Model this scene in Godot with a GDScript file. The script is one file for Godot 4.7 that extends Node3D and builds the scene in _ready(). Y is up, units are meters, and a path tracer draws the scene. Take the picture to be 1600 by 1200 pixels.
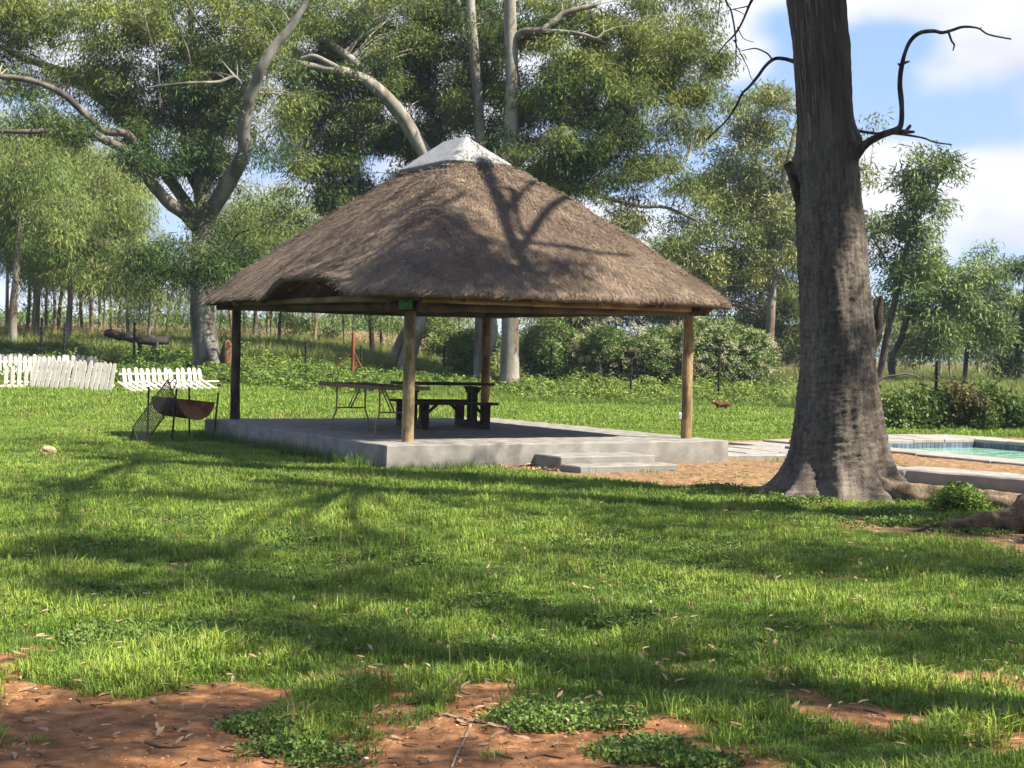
extends Node3D
# A thatched picnic pavilion on a lawn between eucalyptus trees. World: x right, y up, -z away from the camera; the eye stands at 1.65 m.

const F := 2400.0                     # focal length in pixels of the 1600x1200 photograph
var cam: Camera3D
var rng := RandomNumberGenerator.new()
var nz := FastNoiseLite.new()
var nz2 := FastNoiseLite.new()
var taken := {}
var S := Vector3(1.63, 2.03, 0.6).normalized()      # towards the sun

# ---------------------------------------------------------------- mesh buffer
class Buf:
	var v := PackedVector3Array()
	var c := PackedColorArray()
	var uv := PackedVector2Array()
	var i := PackedInt32Array()
	func vert(p: Vector3, col := Color.WHITE, t := Vector2.ZERO) -> int:
		v.append(p); c.append(col); uv.append(t)
		return v.size() - 1
	func tri(a: int, b: int, d: int) -> void:
		i.append(a); i.append(b); i.append(d)
	func quad(a: int, b: int, d: int, e: int) -> void:
		tri(a, b, d); tri(a, d, e)
	func face(a: Vector3, b: Vector3, d: Vector3, e: Vector3, col := Color.WHITE) -> void:   # clockwise from the front
		var k := vert(a, col, Vector2(0, 0)); vert(b, col, Vector2(0, 1)); vert(d, col, Vector2(1, 1)); vert(e, col, Vector2(1, 0))
		quad(k, k + 1, k + 2, k + 3)
	func tube(p: PackedVector3Array, r: PackedFloat32Array, sides: int, col: Callable, bump = null, cap := true) -> void:
		var n := p.size()
		var t0 := (p[1] - p[0]).normalized()
		var N := t0.cross(Vector3.BACK if absf(t0.z) < 0.8 else Vector3.UP).normalized()
		var first := v.size()
		for j in n:
			var t: Vector3 = (p[mini(j + 1, n - 1)] - p[maxi(j - 1, 0)]).normalized()
			N = (N - t * N.dot(t)).normalized()
			var B := t.cross(N)
			for k in sides + 1:
				var a := TAU * (k % sides) / sides
				var d := N * cos(a) + B * sin(a)
				var q := p[j] + d * r[j]
				if bump != null:
					q = p[j] + d * (r[j] * bump.call(q, d, r[j]))
				vert(q, col.call(q, d), Vector2(float(k) / sides, j))
		for j in n - 1:
			for k in sides:
				var a := first + j * (sides + 1) + k
				quad(a, a + sides + 1, a + sides + 2, a + 1)
		if cap:
			for e in [0, n - 1]:
				var m := vert(p[e], col.call(p[e], Vector3.UP))
				var ring := []
				for k in sides:
					var s = first + e * (sides + 1) + k
					ring.append(vert(v[s], c[s]))
				for k in sides:
					if e == 0: tri(m, ring[k], ring[(k + 1) % sides])
					else: tri(m, ring[(k + 1) % sides], ring[k])
	func box(o: Vector3, size: Vector3, b := Basis(), bev := 0.006, col := Color.WHITE) -> void:
		var h := size * 0.5
		bev = minf(bev, minf(h.x, minf(h.y, h.z)) * 0.45)
		var g := func(sx: int, sy: int, sz: int, ax: int) -> Vector3:
			var q := Vector3(sx * (h.x - (0.0 if ax == 0 else bev)), sy * (h.y - (0.0 if ax == 1 else bev)), sz * (h.z - (0.0 if ax == 2 else bev)))
			return o + b * q
		for s in [-1, 1]:
			_q(g.call(s, -1, -1, 0), g.call(s, 1, -1, 0), g.call(s, 1, 1, 0), g.call(s, -1, 1, 0), b.x * s, col)
			_q(g.call(-1, s, -1, 1), g.call(1, s, -1, 1), g.call(1, s, 1, 1), g.call(-1, s, 1, 1), b.y * s, col)
			_q(g.call(-1, -1, s, 2), g.call(1, -1, s, 2), g.call(1, 1, s, 2), g.call(-1, 1, s, 2), b.z * s, col)
			for s2 in [-1, 1]:
				_q(g.call(s, s2, -1, 0), g.call(s, s2, 1, 0), g.call(s, s2, 1, 1), g.call(s, s2, -1, 1), b.x * s + b.y * s2, col)
				_q(g.call(s, -1, s2, 0), g.call(s, 1, s2, 0), g.call(s, 1, s2, 2), g.call(s, -1, s2, 2), b.x * s + b.z * s2, col)
				_q(g.call(-1, s, s2, 1), g.call(1, s, s2, 1), g.call(1, s, s2, 2), g.call(-1, s, s2, 2), b.y * s + b.z * s2, col)
				for s3 in [-1, 1]:
					var k := vert(g.call(s, s2, s3, 0), col); vert(g.call(s, s2, s3, 1), col); vert(g.call(s, s2, s3, 2), col)
					if (v[k + 2] - v[k]).cross(v[k + 1] - v[k]).dot(b.x * s + b.y * s2 + b.z * s3) > 0: tri(k, k + 1, k + 2)
					else: tri(k, k + 2, k + 1)
	func _q(a: Vector3, b: Vector3, d: Vector3, e: Vector3, out: Vector3, col: Color) -> void:
		if (e - a).cross(b - a).dot(out) > 0: face(a, b, d, e, col)
		else: face(a, e, d, b, col)
	func mesh(mat: Material, smooth := true) -> ArrayMesh:
		var a := []
		a.resize(Mesh.ARRAY_MAX)
		a[Mesh.ARRAY_VERTEX] = v; a[Mesh.ARRAY_COLOR] = c; a[Mesh.ARRAY_TEX_UV] = uv; a[Mesh.ARRAY_INDEX] = i
		if smooth:
			var n := PackedVector3Array()
			n.resize(v.size())
			for k in range(0, i.size(), 3):
				var f := (v[i[k + 2]] - v[i[k]]).cross(v[i[k + 1]] - v[i[k]])
				n[i[k]] += f; n[i[k + 1]] += f; n[i[k + 2]] += f
			for k in n.size():
				n[k] = n[k].normalized() if n[k].length_squared() > 1e-20 else Vector3.UP
			a[Mesh.ARRAY_NORMAL] = n
		var m := ArrayMesh.new()
		m.add_surface_from_arrays(Mesh.PRIMITIVE_TRIANGLES, a)
		m.surface_set_material(0, mat)
		return m

# ---------------------------------------------------------------- nodes
func called(parent: Node, base: String) -> String:
	var key := str(parent.get_instance_id()) + base
	taken[key] = taken.get(key, -1) + 1
	return base if taken[key] == 0 else "%s_%03d" % [base, taken[key]]

func metas(o: Node, label: String, cat: String, group := "", kind := "") -> void:
	if label: o.set_meta("label", label)
	if cat: o.set_meta("category", cat)
	if group: o.set_meta("group", group)
	if kind: o.set_meta("kind", kind)

func thing(base: String, label: String, cat: String, where := Vector3.ZERO, group := "", kind := "") -> Node3D:
	var o := Node3D.new()
	o.name = called(self, base)
	add_child(o)
	o.position = where
	metas(o, label, cat, group, kind)
	return o

func part(parent: Node, base: String, m: Mesh, kind := "") -> MeshInstance3D:
	var o := MeshInstance3D.new()
	o.name = called(parent, base)
	o.mesh = m
	parent.add_child(o)
	if kind: o.set_meta("kind", kind)
	return o

func scatter(parent: Node, base: String, m: Mesh, xf: Array, col: Array, kind := "stuff") -> MultiMeshInstance3D:
	var mm := MultiMesh.new()
	mm.transform_format = MultiMesh.TRANSFORM_3D
	mm.use_colors = true
	mm.mesh = m
	mm.instance_count = xf.size()
	for k in xf.size():
		mm.set_instance_transform(k, xf[k])
		mm.set_instance_color(k, col[k])
	var o := MultiMeshInstance3D.new()
	o.name = called(parent, base)
	o.multimesh = mm
	parent.add_child(o)
	o.set_meta("kind", kind)
	return o

# ---------------------------------------------------------------- materials
func lin(r: float, g: float, b: float) -> Color:
	return Color(r, g, b).linear_to_srgb()

func ntex(freq: float, lo: Color, hi: Color, oct := 4, size := 512, type := FastNoiseLite.TYPE_SIMPLEX_SMOOTH, sd := 1, mid := Color(0, 0, 0, 0)) -> NoiseTexture2D:
	var f := FastNoiseLite.new()
	f.noise_type = type; f.frequency = freq; f.fractal_octaves = oct; f.seed = sd
	var t := NoiseTexture2D.new()
	t.width = size; t.height = size; t.seamless = true; t.noise = f
	var g := Gradient.new()
	g.set_color(0, lo); g.set_color(1, hi)
	if mid.a > 0: g.add_point(0.5, mid)
	t.color_ramp = g
	return t

func mat(col: Color, rough := 0.85, vc := true) -> StandardMaterial3D:
	var m := StandardMaterial3D.new()
	m.albedo_color = col
	m.roughness = rough
	m.metallic_specular = 0.35
	m.vertex_color_use_as_albedo = vc
	return m

func tri(m: StandardMaterial3D, tex: Texture2D, per_m: float, height: Texture2D = null, cm := 0.0, squash := Vector3.ONE) -> StandardMaterial3D:
	if tex: m.albedo_texture = tex
	m.uv1_triplanar = true
	m.uv1_world_triplanar = true
	m.uv1_scale = squash * per_m
	if height:
		m.heightmap_enabled = true
		m.heightmap_texture = height
		m.heightmap_scale = cm
	return m

func leafmat(back := 0.5, rough := 0.55) -> StandardMaterial3D:
	var m := mat(Color.WHITE, rough)
	m.metallic_specular = 0.3
	m.backlight_enabled = true
	m.backlight = Color(back, back, back)
	return m

# ---------------------------------------------------------------- the camera's pixels and the terrain
func ray(px: float, py: float) -> Vector3:
	var r := cam.basis * Vector3((px - 800) / F, (600 - py) / F, -1)
	return r / -r.z

func at(px: float, py: float, d: float) -> Vector3:
	return cam.position + ray(px, py) * d

func gp(px: float, py: float, up := 0.0) -> Vector3:
	var r := ray(px, py)
	var d := 3.0
	while d < 600:
		var q := cam.position + r * d
		if q.y < gh(q.x, q.z) + up:
			var lo := d - maxf(0.1, d * 0.02)
			for k in 12:
				var m := (lo + d) / 2
				q = cam.position + r * m
				if q.y < gh(q.x, q.z) + up: d = m
				else: lo = m
			break
		d += maxf(0.1, d * 0.02)
	return cam.position + r * d

var terrace := PackedVector2Array([Vector2(3.3, 24.5), Vector2(4.74, 25.02), Vector2(5.52, 21.2), Vector2(9.85, 16.1), Vector2(24, 16.1), Vector2(24, 33), Vector2(3.2, 29.0)])
var pool := PackedVector2Array()      # inner rim
var pool_hole := PackedVector2Array()
var slab := PackedVector2Array()      # the pavilion's platform
var soils: Array[PackedVector2Array] = []
const U := Vector3(0.863, 0, -0.505)  # along the pavilion's front
const V := Vector3(-0.505, 0, -0.863) # along its left side, away from the camera
const C0 := Vector3(-1.03, 0, -25.5)
const HA := 2.92
const HB := 3.71

func terrace_h(x: float) -> float:
	return 0.06 + 0.10 * smoothstep(4.5, 5.8, x)

func gh(x: float, z: float) -> float:
	var d := -z
	var h := 0.0
	if d > 32:
		var left := smoothstep(1.0, -9.0, x)
		h += (minf(d, 62) - 32) * lerpf(0.013, 0.050, left)
		if d > 62: h += (minf(d, 120) - 62) * 0.009
	if d > 15 and d < 35 and x > 3:
		var p := Vector2(x, d)
		if Geometry2D.is_point_in_polygon(p, pool_hole): return -0.9
		if Geometry2D.is_point_in_polygon(p, terrace): h += terrace_h(x)
	if d < 60: h += 0.025 * nz.get_noise_2d(x * 3.0, z * 3.0)
	return h

func soil(x: float, z: float) -> bool:
	var p := Vector2(x + 0.22 * nz2.get_noise_2d(x * 9, z * 9) + 0.09 * nz2.get_noise_2d(x * 45, z * 45), -z + 0.22 * nz2.get_noise_2d(x * 9 + 300, z * 9) + 0.10 * nz2.get_noise_2d(x * 45 + 90, z * 45))
	for s in soils:
		if Geometry2D.is_point_in_polygon(p, s): return true
	return false

func ground_poly(a: Array) -> PackedVector2Array:
	var r := PackedVector2Array()
	for k in range(0, a.size(), 2):
		var y := maxf(a[k + 1], 640)
		var q := cam.position + ray(a[k], y) * (-1.65 / ray(a[k], y).y)
		r.append(Vector2(q.x, -q.z))
	return r

func curve(p: Array, r: Array, sub := 4) -> Array:      # Catmull-Rom through points with radii
	var q := PackedVector3Array()
	var w := PackedFloat32Array()
	for k in p.size() - 1:
		var a: Vector3 = p[maxi(k - 1, 0)]
		var b: Vector3 = p[k]
		var c: Vector3 = p[k + 1]
		var d: Vector3 = p[mini(k + 2, p.size() - 1)]
		for s in sub:
			var t := float(s) / sub
			q.append(b.cubic_interpolate(c, a, d, t))
			w.append(lerpf(r[k], r[k + 1], t))
	q.append(p[-1]); w.append(r[-1])
	return [q, w]

func rs(a: float, b: float) -> float:
	return rng.randf_range(a, b)

func rball() -> Vector3:
	while true:
		var q := Vector3(rs(-1, 1), rs(-1, 1), rs(-1, 1))
		if q.length_squared() < 1: return q
	return Vector3.ZERO

func plain(col: Color) -> Callable:
	return func(_q, _d) -> Color: return col

func bark(a: Color, b: Color, dark: Color, sc := 1.0) -> Callable:
	return func(q: Vector3, _d) -> Color:
		var t := smoothstep(-0.22, 0.22, nz.get_noise_3d(q.x * 11 * sc, q.y * 2.6 * sc, q.z * 11 * sc))
		var s := nz2.get_noise_3d(q.x * 26 * sc, q.y * 7 * sc, q.z * 26 * sc)
		var c := a.lerp(b, t)
		return c.lerp(dark, smoothstep(0.08, 0.30, s) * 0.8)

# ---------------------------------------------------------------- leaves and grass
func leaf_clump(n: int, R: float, ln: float, wd: float, droop: float, sd: int, m: Material, flat := 0.8) -> ArrayMesh:
	var r := RandomNumberGenerator.new()
	r.seed = sd
	var b := Buf.new()
	for k in n:
		var p := Vector3(r.randf_range(-1, 1), r.randf_range(-1, 1), r.randf_range(-1, 1))
		if p.length() > 1: p = p.normalized() * r.randf()
		p = Vector3(p.x, p.y * flat, p.z) * R
		var dir := Vector3(r.randf_range(-1, 1), r.randf_range(-1, 1), r.randf_range(-1, 1))
		dir = (dir.normalized() * (1 - droop) + Vector3.DOWN * droop + p.normalized() * 0.25).normalized()
		var side := dir.cross(Vector3(r.randf_range(-1, 1), r.randf_range(-1, 1), r.randf_range(-1, 1))).normalized()
		var up := side.cross(dir)
		var l := ln * r.randf_range(0.65, 1.2)
		var g := r.randf_range(0.72, 1.25)
		var col := Color(g * r.randf_range(0.92, 1.2), g, g * r.randf_range(0.75, 1.1))
		if r.randf() < 0.03: col = Color(2.2, 1.1, 0.7)
		var q := b.vert(p, col)
		b.vert(p + dir * l * 0.4 + side * wd * 0.5 + up * wd * 0.15, col); b.vert(p + dir * l * 0.4 - side * wd * 0.5 + up * wd * 0.15, col); b.vert(p + dir * l - up * l * 0.12, col)
		b.tri(q, q + 1, q + 2); b.tri(q + 1, q + 3, q + 2)
	return b.mesh(m, false)

func grass_tuft(n: int, R: float, ht: float, wd: float, sd: int, m: Material, lean := 0.5) -> ArrayMesh:
	var r := RandomNumberGenerator.new()
	r.seed = sd
	var b := Buf.new()
	for k in n:
		var a := r.randf() * TAU
		var p := Vector3(cos(a), 0, sin(a)) * R * sqrt(r.randf())
		var a2 := r.randf() * TAU
		var out := (Vector3(cos(a2), 0, sin(a2)) + p / R * 0.8).normalized()
		var h := ht * r.randf_range(0.45, 1.2)
		var l := lean * r.randf_range(0.15, 1.3)
		var s := out.cross(Vector3.UP).rotated(Vector3.UP, r.randf_range(-0.8, 0.8)) * wd * 0.5 * r.randf_range(0.7, 1.2)
		var mid := p + Vector3.UP * h * 0.55 + out * h * l * 0.28
		var tip := p + Vector3.UP * h * (1.0 - 0.35 * l) + out * h * l
		var g := r.randf_range(0.75, 1.25)
		var col := Color(g * r.randf_range(0.9, 1.2), g, g * r.randf_range(0.8, 1.1))
		if r.randf() < 0.07: col = Color(1.8, 1.3, 1.8)
		var low := Color(col.r * 0.9, col.g * 0.85, col.b)
		var q := b.vert(p - s, low); b.vert(p + s, low); b.vert(mid - s * 0.8, col); b.vert(mid + s * 0.8, col); b.vert(tip, col)
		b.tri(q, q + 2, q + 1); b.tri(q + 1, q + 2, q + 3); b.tri(q + 2, q + 4, q + 3)
	return b.mesh(m, false)

var LEAF := {}       # clump meshes by kind

# blobs: arrays [px, py, d, rx, ry, (density), (tone 0..1)], pixels of the photograph at depth d; the crown's clumps hang in sprays round the blob's shell
func crown(root: Node3D, blobs: Array, kind: String, ta: Color, tb: Color, dens: float, sr: float, squash := 0.65) -> Array:
	var xf := []
	var col := []
	var subs := []
	for b in blobs:
		var d: float = b[2]
		var c := at(b[0], b[1], d)
		var rx: float = b[3] * d / F
		var ry: float = b[4] * d / F
		var rz := (rx + ry) * 0.5
		var area := PI * rx * ry
		var mult: float = b[5] if b.size() > 5 else 1.0
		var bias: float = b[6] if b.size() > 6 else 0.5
		var ns := clampi(int(area / (PI * sr * sr) * 3.0 + 1), 2, 140)
		var each := int(ceil(area * dens * mult / ns))
		for s in ns:
			var u := rball()
			u = u.normalized() * pow(u.length(), 0.45)
			var sc := c + Vector3(u.x * rx, u.y * ry, u.z * rz)
			subs.append(sc)
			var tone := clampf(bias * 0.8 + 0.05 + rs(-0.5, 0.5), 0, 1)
			var r := sr * rs(0.6, 1.15)
			for k in each:
				var q := rball()
				q = q * pow(q.length(), 0.2)
				var p := sc + Vector3(q.x * r, q.y * r * squash - q.length_squared() * r * 0.25, q.z * r)
				var g := rs(0.8, 1.2)
				var bs := Basis(Vector3.UP, rs(0, TAU)).rotated(Vector3.RIGHT, rs(-0.3, 0.3)).scaled(Vector3.ONE * rs(0.65, 1.2))
				xf.append(Transform3D(bs, p - root.position))
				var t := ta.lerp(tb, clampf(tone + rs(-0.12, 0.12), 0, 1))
				col.append(Color(t.r * g, t.g * g, t.b * g))
	scatter(root, "crown", LEAF[kind], xf, col)
	return subs

var dark_bark: Callable

func limb_points(path: Array) -> Array:      # [px, py, d, radius in px] -> points, radii
	var p := []
	var r := []
	for q in path:
		p.append(at(q[0], q[1], q[2])); r.append(q[3] * q[2] / F)
	return [p, r]

# trunk and limbs are pixel paths; twigs run from them to the sprays of the crown
func tree(base: String, label: String, group: String, paths: Array, blobs: Array, kind: String, ta: Color, tb: Color, dens: float, sr: float, bk: Callable, bm: Material, sides := 12, twig_r := 0.02, dark_limbs := []) -> Node3D:
	var main := limb_points(paths[0])
	var o := thing(base, label, "tree", main[0][0], group)
	var knots := []
	for k in paths.size():
		var lp := limb_points(paths[k])
		var cv := curve(lp[0], lp[1], 6 if sides > 8 else 3)
		var b := Buf.new()
		var off: Vector3 = o.position
		for j in cv[0].size(): cv[0][j] -= off
		var bmp := func(q: Vector3, _d, _r) -> float: return 1.0 + 0.10 * nz.get_noise_3d(q.x * 8, q.y * 3, q.z * 8)
		b.tube(cv[0], cv[1], sides, dark_bark if k in dark_limbs else bk, bmp)
		part(o, "trunk" if k == 0 else "limb", b.mesh(bm))
		for j in cv[0].size(): knots.append([cv[0][j] + off, cv[1][j]])
	var subs := crown(o, blobs, kind, ta, tb, dens, sr)
	var tw := Buf.new()
	for s in subs:
		var best := 1e9
		var from := Vector3.ZERO
		var fr := 0.05
		for kn in knots:
			var dd: Vector3 = s - kn[0]
			var cost := dd.length() + maxf(0, -dd.y) * 1.5
			if kn[0].y < main[0][0].y + 1.5: cost += 3.0
			if cost < best: best = cost; from = kn[0]; fr = kn[1]
		if best > 14: continue
		var r0 := minf(fr * 0.6, twig_r * (0.6 + best * 0.35))
		var m1 := from.lerp(s, 0.45) + Vector3(0, best * 0.10, 0) + rball() * best * 0.10
		var cv := curve([from - o.position, m1 - o.position, s - o.position], [r0, r0 * 0.6, 0.006], 3)
		tw.tube(cv[0], cv[1], 5, bk, null, false)
		for j in 2:
			var e: Vector3 = s + rball() * sr
			tw.tube(PackedVector3Array([m1.lerp(s, 0.5) - o.position, e - o.position]), PackedFloat32Array([r0 * 0.35, 0.004]), 4, bk, null, false)
	if tw.i.size(): part(o, "branches", tw.mesh(bm), "stuff")
	return o

# ---------------------------------------------------------------- the sky: air and drifting cumulus, all round
func make_sky() -> PanoramaSkyMaterial:
	var w := 1536
	var h := 768
	var im := Image.create(w, h, false, Image.FORMAT_RGBF)
	var a := FastNoiseLite.new()
	a.noise_type = FastNoiseLite.TYPE_SIMPLEX_SMOOTH; a.frequency = 1.0; a.fractal_octaves = 5; a.fractal_gain = 0.48; a.seed = 11
	for y in h:
		var el := PI * (0.5 - (y + 0.5) / h)
		var sy := sin(el)
		for x in w:
			if el < -0.03:
				im.set_pixel(x, y, Color(0.13, 0.14, 0.11))
				continue
			var u := TAU * (x + 0.5) / w
			var d := Vector3(sin(u) * cos(el), sy, -cos(u) * cos(el))
			var c := Color(0.285, 0.35, 0.45).lerp(Color(0.105, 0.205, 0.40), clampf(pow(maxf(sy, 0.0) * 3.2, 0.7), 0, 1))
			c = c.lerp(Color(0.07, 0.15, 0.34), clampf((sy - 0.3) * 1.4, 0, 1))
			var q := Vector3(d.x, d.y * 1.9, d.z) * 4.6
			var n := a.get_noise_3dv(q) + 0.17
			var cov := smoothstep(0.02, 0.30, n)
			var lit := a.get_noise_3dv(q + Vector3(S.x, S.y * 2, S.z) * 0.22)
			var b := clampf(0.90 - lit * 0.55, 0.55, 1.05)
			c = c.lerp(Color(0.45, 0.45, 0.475) * b, cov * 0.93)
			im.set_pixel(x, y, c * 0.52)
	var m := PanoramaSkyMaterial.new()
	m.panorama = ImageTexture.create_from_image(im)
	return m

func floor_at(px: float, py: float, h: float) -> Vector3:
	var r := ray(px, py)
	return cam.position + r * ((h - cam.position.y) / r.y)

func py_at(px: float, d: float) -> float:
	var q := at(px, 550, d)
	return 550 + (q.y - gh(q.x, q.z)) / (q.y - at(px, 551, d).y)

func _ready() -> void:
	rng.seed = 7
	nz.seed = 3; nz.frequency = 0.35; nz.fractal_octaves = 3
	nz2.seed = 9; nz2.frequency = 0.12; nz2.fractal_octaves = 3
	# ---- camera
	cam = Camera3D.new()
	cam.name = "camera"
	add_child(cam)
	cam.position = Vector3(0, 1.65, 0)
	cam.basis = Basis(Vector3.RIGHT, deg_to_rad(-1.203)) * Basis(Vector3.BACK, deg_to_rad(1.2))
	cam.fov = rad_to_deg(2 * atan(600 / F))
	cam.near = 0.1
	cam.far = 6000
	# ---- sky, exposure, sun
	var we := WorldEnvironment.new()
	we.name = "environment"
	var env := Environment.new()
	env.background_mode = Environment.BG_SKY
	env.sky = Sky.new()
	env.sky.sky_material = make_sky()
	env.tonemap_mode = Environment.TONE_MAPPER_LINEAR
	env.tonemap_exposure = EXPOSURE
	env.sdfgi_enabled = true; env.ssao_enabled = true; env.ssil_enabled = true
	env.fog_enabled = FOG > 0
	env.fog_density = FOG
	env.fog_light_color = Color(0.82, 0.88, 1.0)
	we.environment = env
	add_child(we)
	var sun := DirectionalLight3D.new()
	sun.name = "sun"
	add_child(sun)
	sun.basis = Basis.looking_at(-S)
	sun.light_energy = SUN
	sun.light_color = Color(1.0, 0.955, 0.87)
	sun.light_angular_distance = 0.5
	sun.shadow_enabled = true
	# ---- plan outlines
	var K := Vector2(8.7, 28.8)
	var u2 := Vector2(0.863, 0.505)
	var v2 := Vector2(0.505, -0.863)
	pool = PackedVector2Array([K, K - u2 * 3.75, K - u2 * 3.75 + v2 * 9, K + v2 * 9])
	pool_hole = PackedVector2Array([K + u2 * 0.2 - v2 * 0.2, K - u2 * 3.95 - v2 * 0.2, K - u2 * 3.95 + v2 * 9.2, K + u2 * 0.2 + v2 * 9.2])
	var c2 := Vector2(C0.x, -C0.z)
	slab = PackedVector2Array([c2 - u2 * HA + v2 * HB, c2 + u2 * HA + v2 * HB, c2 + u2 * HA - v2 * HB, c2 - u2 * HA - v2 * HB])
	soils = [
		ground_poly([-40, 1010, 30, 1018, 45, 1045, 25, 1078, 130, 1092, 230, 1085, 330, 1062, 420, 1078, 470, 1062, 540, 1045, 630, 1052, 690, 1078, 760, 1062, 830, 1092, 950, 1106, 980, 1126, 1080, 1134, 1170, 1166, 1200, 1215, 1200, 1290, -60, 1290]),
		ground_poly([1205, 1085, 1290, 1080, 1400, 1108, 1460, 1125, 1440, 1142, 1340, 1136, 1260, 1120]),
		ground_poly([1425, 1050, 1520, 1045, 1640, 1062, 1640, 1092, 1520, 1080, 1450, 1068]),
		ground_poly([1500, 1150, 1640, 1140, 1640, 1185, 1540, 1180]),
		ground_poly([735, 722, 1140, 700, 1250, 700, 1390, 735, 1640, 755, 1640, 800, 1560, 800, 1450, 786, 1190, 778, 1130, 770, 1000, 755, 860, 742, 790, 736]),
		ground_poly([1285, 812, 1350, 805, 1460, 818, 1450, 832, 1380, 832, 1300, 824]),
		ground_poly([1400, 828, 1640, 815, 1640, 868, 1500, 850]),
		ground_poly([1140, 758, 1230, 762, 1225, 790, 1150, 782])]
	tufts = [
		ground_poly([455, 1075, 520, 1062, 640, 1068, 690, 1082, 680, 1110, 650, 1140, 600, 1160, 520, 1158, 470, 1140, 440, 1110]),
		ground_poly([455, 1150, 540, 1150, 520, 1172, 440, 1176])]
	ground()
	setting()
	pavilion()
	furniture()
	big_tree()
	background()
	lawn()
	shade_trees()
	litter()

const EXPOSURE := 5.0
const SUN := 1.06
const FOG := 0.0003
var tufts: Array[PackedVector2Array] = []

# ---------------------------------------------------------------- ground
func ground() -> void:
	var xs := []
	var x := -16.0
	while x < 16.0: xs.append(x); x += 0.14
	var step := 0.3
	while x < 3500: xs.append(x); xs.push_front(-x); x += step; step *= 1.22
	var ds := []
	var d := 3.0
	while d < 40: ds.append(d); d += maxf(0.09, d * 0.0085)
	step = 0.5
	while d < 3800: ds.append(d); d += step; step = maxf(step, d * 0.02)
	step = 1.0
	d = 2.0
	while d > -3500: ds.push_front(d); d -= step; step *= 1.5
	var b := Buf.new()
	var nx := xs.size()
	for dd in ds:
		for xx in xs:
			var z: float = -dd
			var h := gh(xx, z)
			if dd > 130: h -= 3.2 * smoothstep(130, 230, dd)
			var c := Color(0.070, 0.105, 0.025)
			if dd > 2 and dd < 34 and absf(xx) < 16:
				var t := 0.5 + 0.5 * nz.get_noise_2d(xx * 6, z * 6)
				if soil(xx, z):
					var sand := smoothstep(9.0, 16.0, dd)
					c = Color(0.36, 0.185, 0.095).lerp(Color(0.31, 0.21, 0.125), sand)
					c = c.lerp(c * Color(0.62, 0.6, 0.6), clampf(t * 1.3 - 0.35, 0, 1))
				elif Geometry2D.is_point_in_polygon(Vector2(xx, dd), terrace):
					c = Color(0.27, 0.155, 0.09).lerp(Color(0.32, 0.225, 0.145), t)
				else:
					c = c.lerp(Color(0.11, 0.085, 0.035), clampf(t * 0.9 - 0.2, 0, 1))
			elif dd >= 60: c = Color(0.13, 0.13, 0.045)
			b.vert(Vector3(xx, h, z), c)
	for r in ds.size() - 1:
		for k in nx - 1:
			var a: int = r * nx + k
			b.quad(a, a + nx, a + nx + 1, a + 1)
	var m := tri(mat(Color.WHITE, 0.95), ntex(0.02, Color(0.62, 0.6, 0.58), Color(1, 1, 1), 5, 512), 0.6, ntex(0.03, Color.BLACK, Color.WHITE, 6, 512, FastNoiseLite.TYPE_SIMPLEX_SMOOTH, 5), 2.0)
	m.metallic_specular = 0.15
	var o := part(self, "ground", b.mesh(m), "structure")
	metas(o, "grassy ground with bare red soil patches and orange sand path", "ground")
	# blue hill line far behind the trees
	var hb := Buf.new()
	var n := 240
	for k in n + 1:
		var px := lerpf(-5200, 5200, float(k) / n)
		var q := Vector3(px * 0.75, 0, -3000 - 120 * nz.get_noise_1d(px * 0.02))
		var top := 26 + 22 * nz2.get_noise_1d(px * 0.02 + 40) + 16 * nz2.get_noise_1d(px * 0.07) + 30 * exp(-pow((q.x + 390) / 130, 2))
		for s in [[0.0, 0], [0.55, 120], [0.9, 220], [1.0, 330], [0.0, 800]]:
			hb.vert(Vector3(q.x, -6 + (top + 6) * s[0] + 2.5 * nz.get_noise_2d(px * 0.3, s[1]), q.z - s[1]), Color(0.045, 0.06, 0.04))
	for k in n:
		for s in 4:
			var a := k * 5 + s
			hb.quad(a, a + 1, a + 6, a + 5)
	var ho := part(self, "hills", hb.mesh(mat(Color.WHITE, 1.0)), "structure")
	metas(ho, "low blue wooded hills on the horizon behind the trees", "hills")

func concrete(dark := 0.3, light := 0.47) -> StandardMaterial3D:
	return tri(mat(Color.WHITE, 0.9), ntex(0.012, lin(dark, dark * 0.97, dark * 0.93), lin(light, light * 0.97, light * 0.92), 6, 512, FastNoiseLite.TYPE_SIMPLEX_SMOOTH, 21), 0.45, ntex(0.05, Color.BLACK, Color.WHITE, 4, 256, FastNoiseLite.TYPE_SIMPLEX_SMOOTH, 22), 0.8)

func bar(b: Buf, p: Vector3, q: Vector3, r: float, sides := 8, col := Color.WHITE) -> void:
	b.tube(PackedVector3Array([p, q]), PackedFloat32Array([r, r]), sides, plain(col))

func to3(p: Vector2, y: float) -> Vector3:
	return Vector3(p.x, y, -p.y)

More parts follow.
